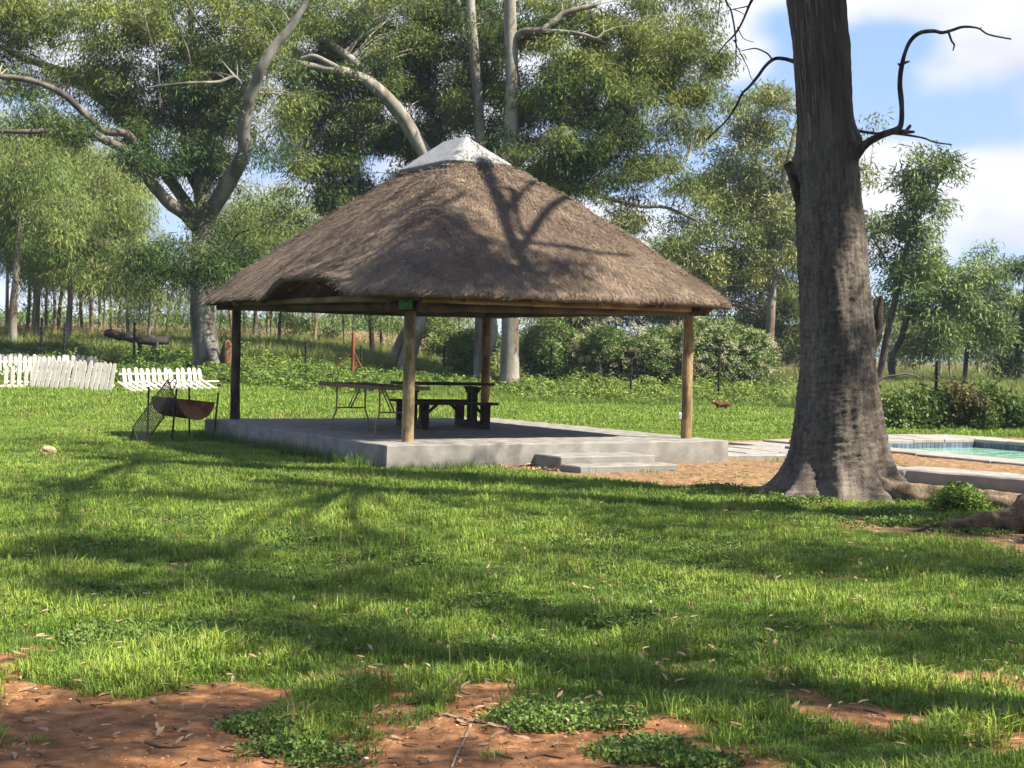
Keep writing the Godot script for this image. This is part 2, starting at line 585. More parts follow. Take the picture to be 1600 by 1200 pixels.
# ---------------------------------------------------------------- kerbs, paving, pool
func setting() -> void:
	var grey := concrete(0.15, 0.27)
	var pale := concrete(0.17, 0.29)
	var ks := [[Vector2(3.38, 24.35), Vector2(4.75, 24.85), 0.085, 0.25, "low flush concrete kerb between the pavilion and the big trunk"], [Vector2(4.72, 24.95), Vector2(5.32, 20.75), 0.15, 0.3, "concrete kerb running behind the big tree trunk"], [Vector2(5.2, 20.95), Vector2(9.4, 16.0), 0.175, 0.7, "grey concrete retaining kerb right of the big tree below the pool"]]
	for k in ks:
		var a: Vector2 = k[0]
		var e: Vector2 = k[1]
		var dir := (e - a).normalized()
		var nrm := Vector2(-dir.y, dir.x)
		var b := Buf.new()
		var n := 24
		for j in n:
			var t0 := a.lerp(e, float(j) / n)
			var t1 := a.lerp(e, float(j + 1) / n)
			var rows := []
			for t in [t0, t1]:
				var wob := 0.02 * nz.get_noise_2d(t.x * 8, t.y * 8)
				var y: float = k[2] + 0.012 * nz2.get_noise_2d(t.x * 20, t.y * 20)
				var i: Vector2 = t + nrm * k[3]
				rows.append([to3(t - nrm * wob, -0.1), to3(t - nrm * wob, y - 0.02), to3(t + nrm * 0.025, y), to3(i, y + 0.004), to3(i, -0.1)])
			for s in 4:
				b.face(rows[0][s], rows[0][s + 1], rows[1][s + 1], rows[1][s])
		for t in [a, e]:
			b.face(to3(t, -0.1), to3(t, k[2]), to3(t + nrm * k[3], k[2]), to3(t + nrm * k[3], -0.1))
		var o := part(self, "kerb", b.mesh(grey))
		metas(o, k[4], "kerb", "", "structure")
	# coping slabs round the pool and the paving strip towards the pavilion
	var u2 := Vector2(0.863, 0.505)
	var v2 := Vector2(0.505, -0.863)
	var K := pool[0]
	var pv := thing("paving", "pale cream concrete slabs laid round the pool edge", "paving", to3(K, 0), "", "structure")
	var slabs := []
	for j in 12:      # right side, along v, and the near-left side
		slabs.append([K + v2 * (0.75 * j + 0.375) + u2 * 0.36, 0.72, 0.74])
		slabs.append([K - u2 * 3.75 + v2 * (0.75 * j + 0.375) - u2 * 0.38, 0.76, 0.74])
	for j in 7:
		for row in 2:
			slabs.append([K - u2 * (0.78 * j - 0.4) - v2 * (0.37 + 0.74 * row), 0.77, 0.73])
	for j in 9:
		slabs.append([K - u2 * (4.5 + 0.72 * j) - v2 * (0.2 - 0.1 * (j % 3)), 0.7, 0.78])
		if j < 6: slabs.append([K - u2 * (4.5 + 0.72 * j) + v2 * 0.66, 0.7, 0.76])
	for s in slabs:
		var q: Vector2 = s[0]
		if Geometry2D.is_point_in_polygon(q, slab) or q.x < 3.2 and q.y < 28: continue
		var b := Buf.new()
		var y := maxf(gh(q.x, -q.y), terrace_h(q.x)) + 0.03 + rs(-0.006, 0.008)
		var g := rs(0.88, 1.05)
		b.box(to3(q, y - 0.03) - pv.position, Vector3(s[1], 0.07, s[2]), Basis(Vector3.UP, 0.529 + rs(-0.012, 0.012)) * Basis(Vector3.RIGHT, rs(-0.008, 0.008)), 0.01, Color(g, g * rs(0.96, 1.0), g * rs(0.92, 0.98)))
		part(pv, "slab", b.mesh(pale))
	# pool: tiled band on the far walls, milky water
	var po := thing("swimming_pool", "swimming pool with milky turquoise water and dark blue tile band", "pool", to3(K, 0))
	var top := 0.14
	var wall := Buf.new()
	for e in [[0, 1], [1, 2], [3, 0]]:
		var a: Vector2 = pool[e[0]]
		var c: Vector2 = pool[e[1]]
		var nrm := (c - a).normalized().orthogonal() * (1.0 if e[0] != 9 else 1.0)
		var mid := (pool[0] + pool[2]) * 0.5
		if nrm.dot(mid - a) > 0: nrm = -nrm
		wall.face(to3(a + nrm * 0.02, -1.0) - po.position, to3(a + nrm * 0.02, top) - po.position, to3(c + nrm * 0.02, top) - po.position, to3(c + nrm * 0.02, -1.0) - po.position, Color(0.42, 0.5, 0.5))
		wall.face(to3(a + nrm * 0.3, -1.0) - po.position, to3(a + nrm * 0.3, top) - po.position, to3(c + nrm * 0.3, top) - po.position, to3(c + nrm * 0.3, -1.0) - po.position, Color(0.42, 0.4, 0.36))
	part(po, "basin", wall.mesh(mat(Color.WHITE, 0.6)))
	var tm := mat(Color.WHITE, 0.25)
	for side in 2:
		var a: Vector2 = pool[0]
		var dir: Vector2 = -u2 if side == 0 else v2
		var n := 36 if side == 0 else 84
		var inw := v2 if side == 0 else -u2
		var tb := Buf.new()
		for j in n:
			for row in 1:
				var q: Vector2 = a + dir * (0.104 * j + 0.055) + inw * 0.006
				var t := rs(0.7, 1.3)
				tb.box(to3(q, top - 0.055 - 0.104 * row) - po.position, Vector3(0.096, 0.096, 0.014), Basis(Vector3.UP, 0.529 + (0.0 if side == 0 else PI / 2)), 0.003, Color(0.09 * t, 0.11 * t, 0.16 * t))
		part(po, "tile_band", tb.mesh(tm), "stuff")
	var wb := Buf.new()
	var nn := 60
	for r in nn + 1:
		for k in nn + 1:
			var q: Vector2 = K - u2 * (3.75 * k / nn) + v2 * (9.0 * r / nn)
			wb.vert(to3(q, 0.04 + 0.004 * nz.get_noise_2d(q.x * 12, q.y * 12)) - po.position, Color.WHITE)
	for r in nn:
		for k in nn:
			var a := r * (nn + 1) + k
			wb.quad(a, a + nn + 1, a + nn + 2, a + 1)
	var wm := mat(lin(0.20, 0.40, 0.29), 0.06)
	wm.metallic_specular = 0.5
	tri(wm, null, 0.5, ntex(0.012, Color.BLACK, Color.WHITE, 3, 256, FastNoiseLite.TYPE_SIMPLEX_SMOOTH, 31), 2.2)
	part(po, "water", wb.mesh(wm))

# ---------------------------------------------------------------- the pavilion
var wood_pale: StandardMaterial3D
var wood_dark: StandardMaterial3D
var roof_pts: Array = []       # rows of points, the top surface
const ROOF_A := 3.04
const ROOF_B := 3.88
const ROOF_R := 0.55
const EAVE := 2.50
const RIDGE := 4.98
const RL := 0.42

func loop_point(f: float) -> Vector2:      # rounded rectangle, f in 0..1 round the eave; x along U, y along V
	var a := ROOF_A - ROOF_R
	var b := ROOF_B - ROOF_R
	var arc := PI * 0.5 * ROOF_R
	var legs := [2 * a, arc, 2 * b, arc, 2 * a, arc, 2 * b, arc]
	var total := 0.0
	for l in legs: total += l
	var s := f * total
	var k := 0
	while k < 7 and s > legs[k]: s -= legs[k]; k += 1
	var t: float = s / legs[k]
	match k:
		0: return Vector2(lerpf(-a, a, t), -ROOF_B)
		1: return Vector2(a, -b) + ROOF_R * Vector2(sin(t * PI / 2), -cos(t * PI / 2))
		2: return Vector2(ROOF_A, lerpf(-b, b, t))
		3: return Vector2(a, b) + ROOF_R * Vector2(cos(t * PI / 2), sin(t * PI / 2))
		4: return Vector2(lerpf(a, -a, t), ROOF_B)
		5: return Vector2(-a, b) + ROOF_R * Vector2(-sin(t * PI / 2), cos(t * PI / 2))
		6: return Vector2(-ROOF_A, lerpf(b, -b, t))
	return Vector2(-a, -b) + ROOF_R * Vector2(-cos(t * PI / 2), -sin(t * PI / 2))

func roof_at(f: float, t: float, drop := 0.0) -> Vector3:
	var e := loop_point(f)
	var q := Vector2(0, e.y / ROOF_B * RL)
	var p := e.lerp(q, t)
	var y := EAVE + (RIDGE - EAVE) * (t + 0.045 * sin(PI * t))
	if e.x < -ROOF_A + 0.25:
		var w := e.y
		y += 0.27 * smoothstep(0.85, -0.25, w) * smoothstep(-2.75, -1.7, w) * exp(-t * 5.0)
		y += 0.05 * smoothstep(2.6, 0.9, w) * smoothstep(-0.3, 0.9, w) * sin(PI * clampf(t * 1.6, 0, 1))
	y += 0.035 * nz.get_noise_2d(e.x * 2 + t * 7, e.y * 2 - t * 5) + 0.02 * nz2.get_noise_2d(e.x * 9 + t * 40, e.y * 9)
	return C0 + U * p.x + V * p.y + Vector3(0, y - drop, 0)

func pole(b: Buf, p: Vector3, q: Vector3, r0: float, r1: float, col: Callable, sides := 14) -> void:
	var pts := []
	var rad := []
	for k in 9:
		var t := k / 8.0
		var w := Vector3(nz.get_noise_2d(t * 5 + p.x, p.z), nz.get_noise_2d(t * 5, p.x + 20), nz.get_noise_2d(t * 5 + 50, p.z)) * 0.02 * sin(PI * t)
		pts.append(p.lerp(q, t) + w); rad.append(lerpf(r0, r1, t))
	var cv := curve(pts, rad, 3)
	b.tube(cv[0], cv[1], sides, col, func(z: Vector3, _d, _r) -> float: return 1.0 + 0.07 * nz2.get_noise_3d(z.x * 30, z.y * 10, z.z * 30))

func pavilion() -> void:
	wood_pale = tri(mat(Color.WHITE, 0.8), ntex(0.02, Color(0.62, 0.58, 0.54), Color(1, 1, 1), 4, 512, FastNoiseLite.TYPE_SIMPLEX_SMOOTH, 41), 1.0, null, 0, Vector3(4, 0.7, 4))
	wood_dark = tri(mat(Color.WHITE, 0.75), ntex(0.02, Color(0.5, 0.48, 0.46), Color(1, 1, 1), 4, 512, FastNoiseLite.TYPE_SIMPLEX_SMOOTH, 42), 1.2, null, 0, Vector3(1, 5, 1))
	var o := thing("thatched_pavilion", "open pavilion with thatched hip roof on wooden posts and concrete slab", "pavilion", C0)
	var grey := concrete(0.11, 0.25)
	var rot := Basis(Vector3.UP, 0.529)
	# slab: worn top screed and rough sides, the edge slightly uneven
	var b := Buf.new()
	var ring := []
	var cs := [[-HA, -HB], [HA, -HB], [HA, HB], [-HA, HB]]
	for e in 4:
		var p := Vector2(cs[e][0], cs[e][1])
		var q := Vector2(cs[(e + 1) % 4][0], cs[(e + 1) % 4][1])
		for j in 40: ring.append(p.lerp(q, j / 40.0))
	var n := ring.size()
	for row in 5:
		for j in n + 1:
			var p: Vector2 = ring[j % n]
			var wob := 1.0 + 0.004 * nz.get_noise_2d(p.x * 9, p.y * 9) + 0.002 * nz2.get_noise_2d(p.x * 40 + row, p.y * 40)
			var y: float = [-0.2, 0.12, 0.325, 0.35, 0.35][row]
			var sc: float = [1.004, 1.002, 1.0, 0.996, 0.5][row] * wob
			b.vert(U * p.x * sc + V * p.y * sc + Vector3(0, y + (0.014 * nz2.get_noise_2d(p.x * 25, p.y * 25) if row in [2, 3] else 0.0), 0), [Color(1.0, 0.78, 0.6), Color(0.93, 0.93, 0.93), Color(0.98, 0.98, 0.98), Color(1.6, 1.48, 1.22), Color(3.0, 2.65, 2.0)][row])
	for row in 4:
		for j in n:
			var a := row * (n + 1) + j
			b.quad(a, a + n + 1, a + n + 2, a + 1)
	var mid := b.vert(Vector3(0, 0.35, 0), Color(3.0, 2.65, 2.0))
	for j in n: b.tri(4 * (n + 1) + j, mid, 4 * (n + 1) + j + 1)
	var sb := Buf.new()
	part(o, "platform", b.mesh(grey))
	# two steps against the front face
	var F0 := -U * HA - V * HB
	var st := F0 + U * 3.15 - V * 0.35
	sb.box(st + Vector3(0, 0.09, 0), Vector3(1.62, 0.22, 0.71), rot, 0.015, Color(1.1, 1.09, 1.05))
	part(o, "step", sb.mesh(grey))
	var sb2 := Buf.new()
	sb2.box(st - V * 0.6 + U * 0.02 + Vector3(0, 0.03, 0), Vector3(1.64, 0.14, 0.5), rot, 0.015, Color(1.1, 1.06, 1.0))
	part(o, "step", sb2.mesh(grey))
	# posts
	var bases := [floor_at(637, 690, 0.35), floor_at(1072, 685, 0.35), floor_at(757, 657, 0.35), floor_at(367, 655, 0.35)]
	var tops := [2.34, 2.42, 2.4, 2.42]
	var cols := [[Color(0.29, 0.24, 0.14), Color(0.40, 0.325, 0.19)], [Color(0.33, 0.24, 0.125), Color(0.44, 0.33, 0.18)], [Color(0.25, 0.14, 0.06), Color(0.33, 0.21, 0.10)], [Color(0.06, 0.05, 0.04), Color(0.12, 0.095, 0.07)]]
	for k in 4:
		var pb := Buf.new()
		var p: Vector3 = bases[k] - o.position
		var c: Array = cols[k]
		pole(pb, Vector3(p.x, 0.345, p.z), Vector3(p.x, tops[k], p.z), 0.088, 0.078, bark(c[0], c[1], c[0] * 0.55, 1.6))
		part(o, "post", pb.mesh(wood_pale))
	var beam_y := [2.26, 2.35, 2.35, 2.36]
	for k in 4:
		var p: Vector3 = bases[k] - o.position
		var q: Vector3 = bases[(k + 1) % 4] - o.position
		p.y = beam_y[k]; q.y = beam_y[(k + 1) % 4]
		var dir := (q - p).normalized()
		var pb := Buf.new()
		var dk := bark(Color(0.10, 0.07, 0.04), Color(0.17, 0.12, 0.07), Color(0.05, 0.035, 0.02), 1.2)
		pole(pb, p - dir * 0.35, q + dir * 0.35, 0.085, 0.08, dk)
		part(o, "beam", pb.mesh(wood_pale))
	# eave poles just inside the thatch edge, and rafters
	var ins := [[-1, -1], [1, -1], [1, 1], [-1, 1]]
	for k in 4:
		var p = U * (ins[k][0] * (ROOF_A - 0.42)) + V * (ins[k][1] * (ROOF_B - 0.42)) + Vector3(0, [2.36, 2.37, 2.37, 2.41][k], 0)
		var w: int = (k + 1) % 4
		var q = U * (ins[w][0] * (ROOF_A - 0.42)) + V * (ins[w][1] * (ROOF_B - 0.42)) + Vector3(0, [2.36, 2.37, 2.37, 2.41][w], 0)
		var dir = (q - p).normalized()
		var pb := Buf.new()
		pole(pb, p + dir * 0.3, q - dir * 0.3, 0.055, 0.05, bark(Color(0.28, 0.19, 0.10), Color(0.40, 0.29, 0.16), Color(0.15, 0.10, 0.05), 1.5), 10)
		part(o, "eave_pole", pb.mesh(wood_pale))
	for k in 22:
		var f := (k + 0.5) / 22
		var p := roof_at(f, 0.06, 0.30) - o.position
		var q := roof_at(f, 0.96, 0.30) - o.position
		var pb := Buf.new()
		pb.tube(PackedVector3Array([p, q]), PackedFloat32Array([0.05, 0.04]), 8, plain(Color(0.17, 0.12, 0.07)))
		part(o, "rafter", pb.mesh(wood_pale))
	# thatch: top from the ridge down, the rolled edge, and the underside back up
	var N := 420
	var M := 70
	var tb := Buf.new()
	var tc := func(q: Vector3) -> Color:
		var t := 0.5 + 0.8 * nz.get_noise_3d(q.x * 3, q.y * 3, q.z * 3)
		var g := 1.0 + 0.5 * nz2.get_noise_3d(q.x * 60, q.y * 60, q.z * 60)
		return Color(0.102, 0.077, 0.060).lerp(Color(0.170, 0.131, 0.104), clampf(t, 0, 1)) * g
	for row in M + 9:
		var pr := []
		for j in N + 1:
			var f := float(j % N) / N
			var p: Vector3
			if row <= M:
				var t := 1.0 - float(row) / M
				p = roof_at(f, t)
				p.y += 0.012 * nz2.get_noise_2d(f * 9000, t * 500)
				pr.append(p)
			else:
				var z: int = row - M
				var e := roof_at(f, 0.0)
				var out := (e - (C0 + Vector3(0, e.y, 0))).normalized()
				var jag := 0.012 * nz2.get_noise_1d(f * 60000) + 0.008 * nz.get_noise_1d(f * 9000)
				if z <= 3: p = e + out * [0, 0.03, 0.03, 0.005][z] + Vector3(0, [0, -0.03, -0.085, -0.125][z] + jag * z * 0.5, 0)
				else:
					p = roof_at(f, [0, 0, 0, 0, 0.02, 0.08, 0.3, 0.6, 0.95][z], [0, 0, 0, 0, 0.145, 0.19, 0.22, 0.22, 0.22][z])
					p += Vector3(0, jag, 0)
			tb.vert(p - o.position, tc.call(p), Vector2(f * 60, row * 0.2))
		if row <= M: roof_pts.append(pr)
	for row in M + 8:
		for j in N:
			var a := row * (N + 1) + j
			tb.quad(a, a + 1, a + N + 2, a + N + 1)
	var th := mat(Color.WHITE, 0.95)
	th.metallic_specular = 0.1
	var tho := part(o, "thatch", tb.mesh(th))
	# straw ends lying on the thatch
	var r2 := RandomNumberGenerator.new()
	r2.seed = 77
	var stm := mat(Color.WHITE, 0.8)
	stm.metallic_specular = 0.25
	var straw := Buf.new()
	for k in 22:
		var p := Vector3(r2.randf_range(-0.11, 0.11), r2.randf_range(-0.11, 0.08), -0.004)
		var l := r2.randf_range(0.03, 0.08)
		var dr := Vector3(r2.randf_range(-0.3, 0.3), 1, r2.randf_range(0.0, 0.13)).normalized()
		var s := Vector3(0.0035, 0, r2.randf_range(-0.002, 0.002))
		var g := r2.randf_range(0.45, 1.5)
		var c := Color(g * r2.randf_range(0.95, 1.1), g, g * r2.randf_range(0.8, 1.05))
		var q := straw.vert(p - s, c)
		straw.vert(p + s, c); straw.vert(p + dr * l + s * 0.7, c); straw.vert(p + dr * l - s * 0.7, c)
		straw.quad(q, q + 3, q + 2, q + 1)
	var sm := straw.mesh(stm, false)
	var xf := []
	var col := []
	for row in M:
		for j in N:
			var p: Vector3 = roof_pts[row][j]
			var dn: Vector3 = roof_pts[row + 1][j] - p
			var ac: Vector3 = roof_pts[row][j + 1] - p
			var nr := dn.cross(ac)
			var want := nr.length() * (480.0 if nr.z > -0.2 * nr.length() else 90.0)
			while want > rs(0, 1):
				want -= 1
				var y := dn.normalized()
				var z := nr.normalized()
				if z.y < 0: z = -z
				var x := y.cross(z).normalized()
				var sc := rs(0.8, 1.3)
				xf.append(Transform3D(Basis(x, y, z).rotated(z, rs(-0.25, 0.25)).scaled(Vector3.ONE * sc), p + dn * rs(0, 1) + ac * rs(0, 1) - o.position))
				var c: Color = tc.call(p + rball() * 0.1)
				var g := rs(0.8, 1.4)
				col.append(Color(c.r * g, c.g * g, c.b * g))
	# fringe along the cut edge
	for j in N:
		for k in 3:
			var f := (j + rs(0, 1)) / N
			var e := roof_at(f, 0.0)
			var out := (e - (C0 + Vector3(0, e.y, 0))).normalized()
			var y := (out * 0.8 + Vector3.DOWN * rs(0.2, 0.9)).normalized()
			var x := y.cross(out.cross(y)).normalized()
			xf.append(Transform3D(Basis(out.cross(y).normalized(), y, out.cross(y).normalized().cross(y)), e - out * 0.11 + Vector3(0, rs(-0.06, -0.01), 0) - o.position))
			col.append(Color(0.13, 0.10, 0.08) * rs(0.6, 1.4))
	scatter(tho, "straw_ends", sm, xf, col)
	# white plaster ridge cap
	var cb := Buf.new()
	var cn := 96
	for row in 15:
		for j in cn + 1:
			var a := TAU * (j % cn) / cn
			var k := pow(pow(absf(cos(a)), 14) + pow(absf(sin(a)), 14), -1.0 / 14)
			var e := Vector2(cos(a) * k * 0.58, sin(a) * k * 0.98)
			var t := row / 12.0
			var y := 5.15 - 0.47 * t
			if row == 13: t = 1.01; y = 4.66
			if row == 14: t = 0.9; y = 4.58
			var p := Vector2(0, e.y * (0.42 if t < 1 else 0.42)).lerp(e, t)
			var bump := 0.004 * nz2.get_noise_3d(p.x * 40, y * 40, p.y * 40) + 0.008 * nz.get_noise_3d(p.x * 8, y * 8, p.y * 8)
			cb.vert(U * p.x * (1 + bump) + V * p.y * (1 + bump) + Vector3(0, y + bump, 0), Color(0.90, 0.95, 1.0) * (0.25 + 0.06 * nz2.get_noise_3d(p.x * 60, y * 60, p.y * 60)))
	for row in 14:
		for j in cn:
			var a := row * (cn + 1) + j
			cb.quad(a, a + 1, a + cn + 2, a + cn + 1)
	part(o, "ridge_cap", cb.mesh(tri(mat(Color.WHITE, 0.9), ntex(0.03, Color(0.88, 0.88, 0.89), Color.WHITE, 5, 256, FastNoiseLite.TYPE_SIMPLEX_SMOOTH, 51), 2.0, ntex(0.05, Color.BLACK, Color.WHITE, 4, 256, FastNoiseLite.TYPE_SIMPLEX_SMOOTH, 52), 0.8)))
	# floodlight on the front post
	var fp: Vector3 = bases[0]
	var fl := thing("floodlight", "square black floodlight with green glass on the front corner post", "floodlight", Vector3(fp.x - 0.04, 2.19, fp.z + 0.27))
	var fb := Basis(Vector3.UP, -0.12) * Basis(Vector3.RIGHT, -0.12)
	var hb := Buf.new()
	hb.box(Vector3(0, 0.085, 0.02), Vector3(0.225, 0.185, 0.05), fb, 0.008, Color(0.015, 0.016, 0.015))
	hb.box(Vector3(0, 0.085, -0.02), Vector3(0.15, 0.12, 0.05), fb, 0.01, Color(0.015, 0.016, 0.015))
	part(fl, "housing", hb.mesh(mat(Color.WHITE, 0.5)))
	var gb := Buf.new()
	var gc := [Color(0.10, 0.24, 0.11), Color(0.05, 0.15, 0.06), Color(0.08, 0.20, 0.09), Color(0.06, 0.17, 0.07)]
	var o4 := [Vector3(-0.095, 0.008, 0.049), Vector3(-0.095, 0.162, 0.049), Vector3(0.095, 0.162, 0.049), Vector3(0.095, 0.008, 0.049)]
	var i4 := [Vector3(-0.022, 0.07, 0.046), Vector3(-0.022, 0.105, 0.046), Vector3(0.022, 0.105, 0.046), Vector3(0.022, 0.07, 0.046)]
	var pv := Vector3(0, 0.085, 0.0)
	for k in 4:
		var w: int = (k + 1) % 4
		gb.face(pv + fb * (o4[k] - pv), pv + fb * (o4[w] - pv), pv + fb * (i4[w] - pv), pv + fb * (i4[k] - pv), gc[k])
	gb.face(pv + fb * (i4[0] - pv), pv + fb * (i4[1] - pv), pv + fb * (i4[2] - pv), pv + fb * (i4[3] - pv), Color(0.16, 0.32, 0.17))
	part(fl, "lens", gb.mesh(mat(Color.WHITE, 0.12)))
	var bb := Buf.new()
	for k in [-1, 1]:
		bb = Buf.new()
		bar(bb, Vector3(0.12 * k, 0.085, 0), Vector3(0.04 * k, 0.03, -0.2), 0.008)
		part(fl, "bracket", bb.mesh(mat(lin(0.02, 0.02, 0.02), 0.5)))
	# electrical boxes on the right post
	var rp: Vector3 = bases[1]
	for k in 2:
		var bx := thing("switch_box", ["small white electrical box high on the right post", "small white socket box low on the right post"][k], "electrical box", Vector3(rp.x - 0.105, [1.68, 0.66][k], rp.z + 0.02))
		var q := Buf.new()
		q.box(Vector3(0, 0.05, 0), Vector3(0.05, 0.10, 0.07), Basis(), 0.006)
		part(bx, "case", q.mesh(mat(lin(0.6, 0.58, 0.53), 0.5)))
		var q2 := Buf.new()
		q2.box(Vector3(0.0, 0.045, 0.037), Vector3(0.016, 0.022, 0.006), Basis(), 0.002)
		part(bx, "switch", q2.mesh(mat(lin(0.12, 0.12, 0.12), 0.4)))
		var q3 := Buf.new()
		bar(q3, Vector3(0.02, 0.1, 0), Vector3(0.02, [0.55, 1.05][k], 0), 0.008)
		part(bx, "conduit", q3.mesh(mat(lin(0.55, 0.53, 0.48), 0.6)))

# ---------------------------------------------------------------- tables, barbecue, fences, small things
func furniture() -> void:
	# folding table: brown top, bent pipe legs
	var steel := mat(Color.WHITE, 0.45)
	steel.metallic = 0.3
	var ft := [floor_at(519, 673, 0.35), floor_at(567, 673, 0.35), floor_at(594, 685, 0.35), floor_at(647, 684, 0.35)]
	var far: Vector3 = (ft[0] + ft[1]) * 0.5
	var near: Vector3 = (ft[2] + ft[3]) * 0.5
	var w := (near - far).normalized()
	var s := Vector3.UP.cross(w)
	s = s if s.x > 0 else -s
	var mid := (far + near) * 0.5
	var t := thing("folding_table", "brown folding table with bent pipe legs behind the front post", "table", mid)
	var wb := Basis(s, Vector3.UP, s.cross(Vector3.UP))
	var b := Buf.new()
	b.box(Vector3(0, 0.745, 0), Vector3(0.76, 0.02, 2.45), wb, 0.004, Color(0.12, 0.075, 0.05))
	part(t, "tabletop", b.mesh(wood_dark))
	b = Buf.new()
	for k in [-1, 1]:
		b.box(s * k * 0.385 + Vector3(0, 0.735, 0), Vector3(0.02, 0.05, 2.47), wb, 0.004, Color(0.27, 0.155, 0.10))
		b.box(w * k * 1.235 + Vector3(0, 0.735, 0), Vector3(0.75, 0.05, 0.02), wb, 0.004, Color(0.27, 0.155, 0.10))
	part(t, "edge_band", b.mesh(wood_dark))
	var ends := [far - mid + w * 0.12, near - mid - w * 0.12]
	var pipe := Color(0.19, 0.115, 0.075)
	for e in 2:
		var c: Vector3 = ends[e]
		c.y = 0
		var inw := w * (1.0 if e == 0 else -1.0)
		for k in [-1, 1]:
			var lb := Buf.new()
			var q := [c + s * k * 0.24 + Vector3(0, 0.73, 0), c + s * k * 0.24 + Vector3(0, 0.42, 0), c + s * k * 0.25 + Vector3(0, 0.32, 0), c + s * k * 0.29 + Vector3(0, 0.22, 0), c + s * k * 0.305 + Vector3(0, 0.12, 0), c + s * k * 0.30 + Vector3(0, 0.0, 0)]
			var cv := curve(q, [0.014, 0.014, 0.014, 0.014, 0.014, 0.014], 5)
			lb.tube(cv[0], cv[1], 10, plain(pipe))
			part(t, "leg", lb.mesh(steel))
		var cb := Buf.new()
		bar(cb, c - s * 0.24 + Vector3(0, 0.37, 0), c + s * 0.24 + Vector3(0, 0.37, 0), 0.011, 8, pipe)
		part(t, "crossbar", cb.mesh(steel))
		cb = Buf.new()
		bar(cb, c + Vector3(0, 0.37, 0), c + inw * 0.42 + Vector3(0, 0.73, 0), 0.011, 8, pipe)
		bar(cb, c - s * 0.05 + Vector3(0, 0.37, 0), c - s * 0.05 + inw * 0.42 + Vector3(0, 0.73, 0), 0.009, 8, pipe)
		part(t, "brace", cb.mesh(steel))
	# picnic table with its two benches on sled beams
	var pc := Vector3(-1.17, 0.35, -26.0)
	var p := thing("picnic_table", "dark brown wooden picnic table with two attached benches on the slab", "picnic table", pc)
	var rot := Basis(Vector3.UP, 0.529 - 0.18)
	var X := rot.x
	var Z := rot.z
	var dk := func() -> Color:
		var g := rs(0.75, 1.2)
		return Color(0.062 * g, 0.042 * g, 0.028 * g)
	for k in 4:
		b = Buf.new()
		b.box(Z * (k - 1.5) * 0.185 + Vector3(0, 0.735 + rs(-0.004, 0.004), 0), Vector3(1.62 + rs(-0.03, 0.03), 0.045, 0.172), rot, 0.006, dk.call())
		part(p, "table_plank", b.mesh(wood_dark))
	for side in [-1, 1]:
		for k in 2:
			b = Buf.new()
			b.box(Z * (side * 0.69 + (k - 0.5) * 0.155) + Vector3(0, 0.425, 0), Vector3(1.42 + rs(-0.03, 0.03), 0.042, 0.145), rot, 0.006, dk.call())
			part(p, "bench_plank", b.mesh(wood_dark))
	for e in [-1, 1]:
		var c: Vector3 = X * e * 0.53
		b = Buf.new()
		b.box(c + Vector3(0, 0.055, 0), Vector3(0.10, 0.11, 1.62), rot, 0.008, dk.call())
		part(p, "sled_beam", b.mesh(wood_dark))
		for k in [-1, 1]:
			b = Buf.new()
			b.box(c + Z * k * 0.11 + Vector3(0, 0.40, 0), Vector3(0.09, 0.60, 0.10), rot, 0.008, dk.call())
			part(p, "table_leg", b.mesh(wood_dark))
			b = Buf.new()
			b.box(c + Z * k * 0.69 + Vector3(0, 0.24, 0), Vector3(0.15, 0.30, 0.11), rot, 0.008, dk.call())
			part(p, "bench_leg", b.mesh(wood_dark))
			b = Buf.new()
			flare(b, c + Z * k * 0.69 + Vector3(0, 0.36, 0), Z, X, 0.07, 0.16, 0.045, 0.09, dk.call())
			part(p, "bench_bracket", b.mesh(wood_dark))
			b = Buf.new()
			b.box(c - X * e * 0.13 + Z * k * 0.69 + Vector3(0, 0.33, 0), Vector3(0.045, 0.26, 0.05), rot * Basis(Vector3.BACK, e * 0.85), 0.005, dk.call())
			part(p, "brace", b.mesh(wood_dark))
		b = Buf.new()
		flare(b, c + Vector3(0, 0.64, 0), Z, X, 0.19, 0.34, 0.05, 0.10, dk.call())
		part(p, "top_bearer", b.mesh(wood_dark))
	braai()
	# picket fence panels heaped by the weeds
	var pm := mat(Color.WHITE, 0.7)
	tri(pm, ntex(0.03, Color(0.78, 0.76, 0.72), Color.WHITE, 4, 256, FastNoiseLite.TYPE_SIMPLEX_SMOOTH, 61), 2.5)
	picket(pm, "front leaning white picket panel with bright tilted pickets at far left", 4, 603, 56, 605, 5, 0.60, -0.17, 0.4, 1.1)
	picket(pm, "longest upright white picket panel ending at the gap in the fence", 46, 606, 176, 613, 17, 0.78, 0.0, 0.30, 1.12)
	picket(pm, "white picket panel standing close behind the longest panel", 50, 599, 168, 605, 12, 0.74, 0.05, 0.34, 1.1)
	picket(pm, "weathered white picket panel behind the leaning one", -20, 594, 118, 594, 18, 0.74, 0.02, 0.3, 1.0)
	picket(pm, "greyest rearmost picket panel against the green weeds", -20, 584, 152, 588, 26, 0.62, 0.0, 0.1, 0.55)
	picket(pm, "white picket panel with crooked pickets behind the drum barbecue", 192, 609, 320, 607, 14, 0.66, 0.06, 0.55, 1.0)
	picket(pm, "fallen white picket panel lying in grass below the crooked one", 206, 614, 345, 609, 13, 0.6, -0.5, 1.0, 0.95)
	picket(pm, "white picket panel lying flat in grass at the left edge", -24, 609, 40, 609, 6, 0.6, 0.0, 1.38, 0.9)
	# dark log on the weeds
	var lp := [at(164, 520, 50), at(180, 523, 50), at(205, 528, 50.2), at(235, 532, 50.4), at(262, 533, 50.7)]
	var lg := thing("fallen_log", "dark fallen log lying raised on weeds beyond the picket fence", "log", lp[2])
	b = Buf.new()
	for k in 5: lp[k] -= lg.position
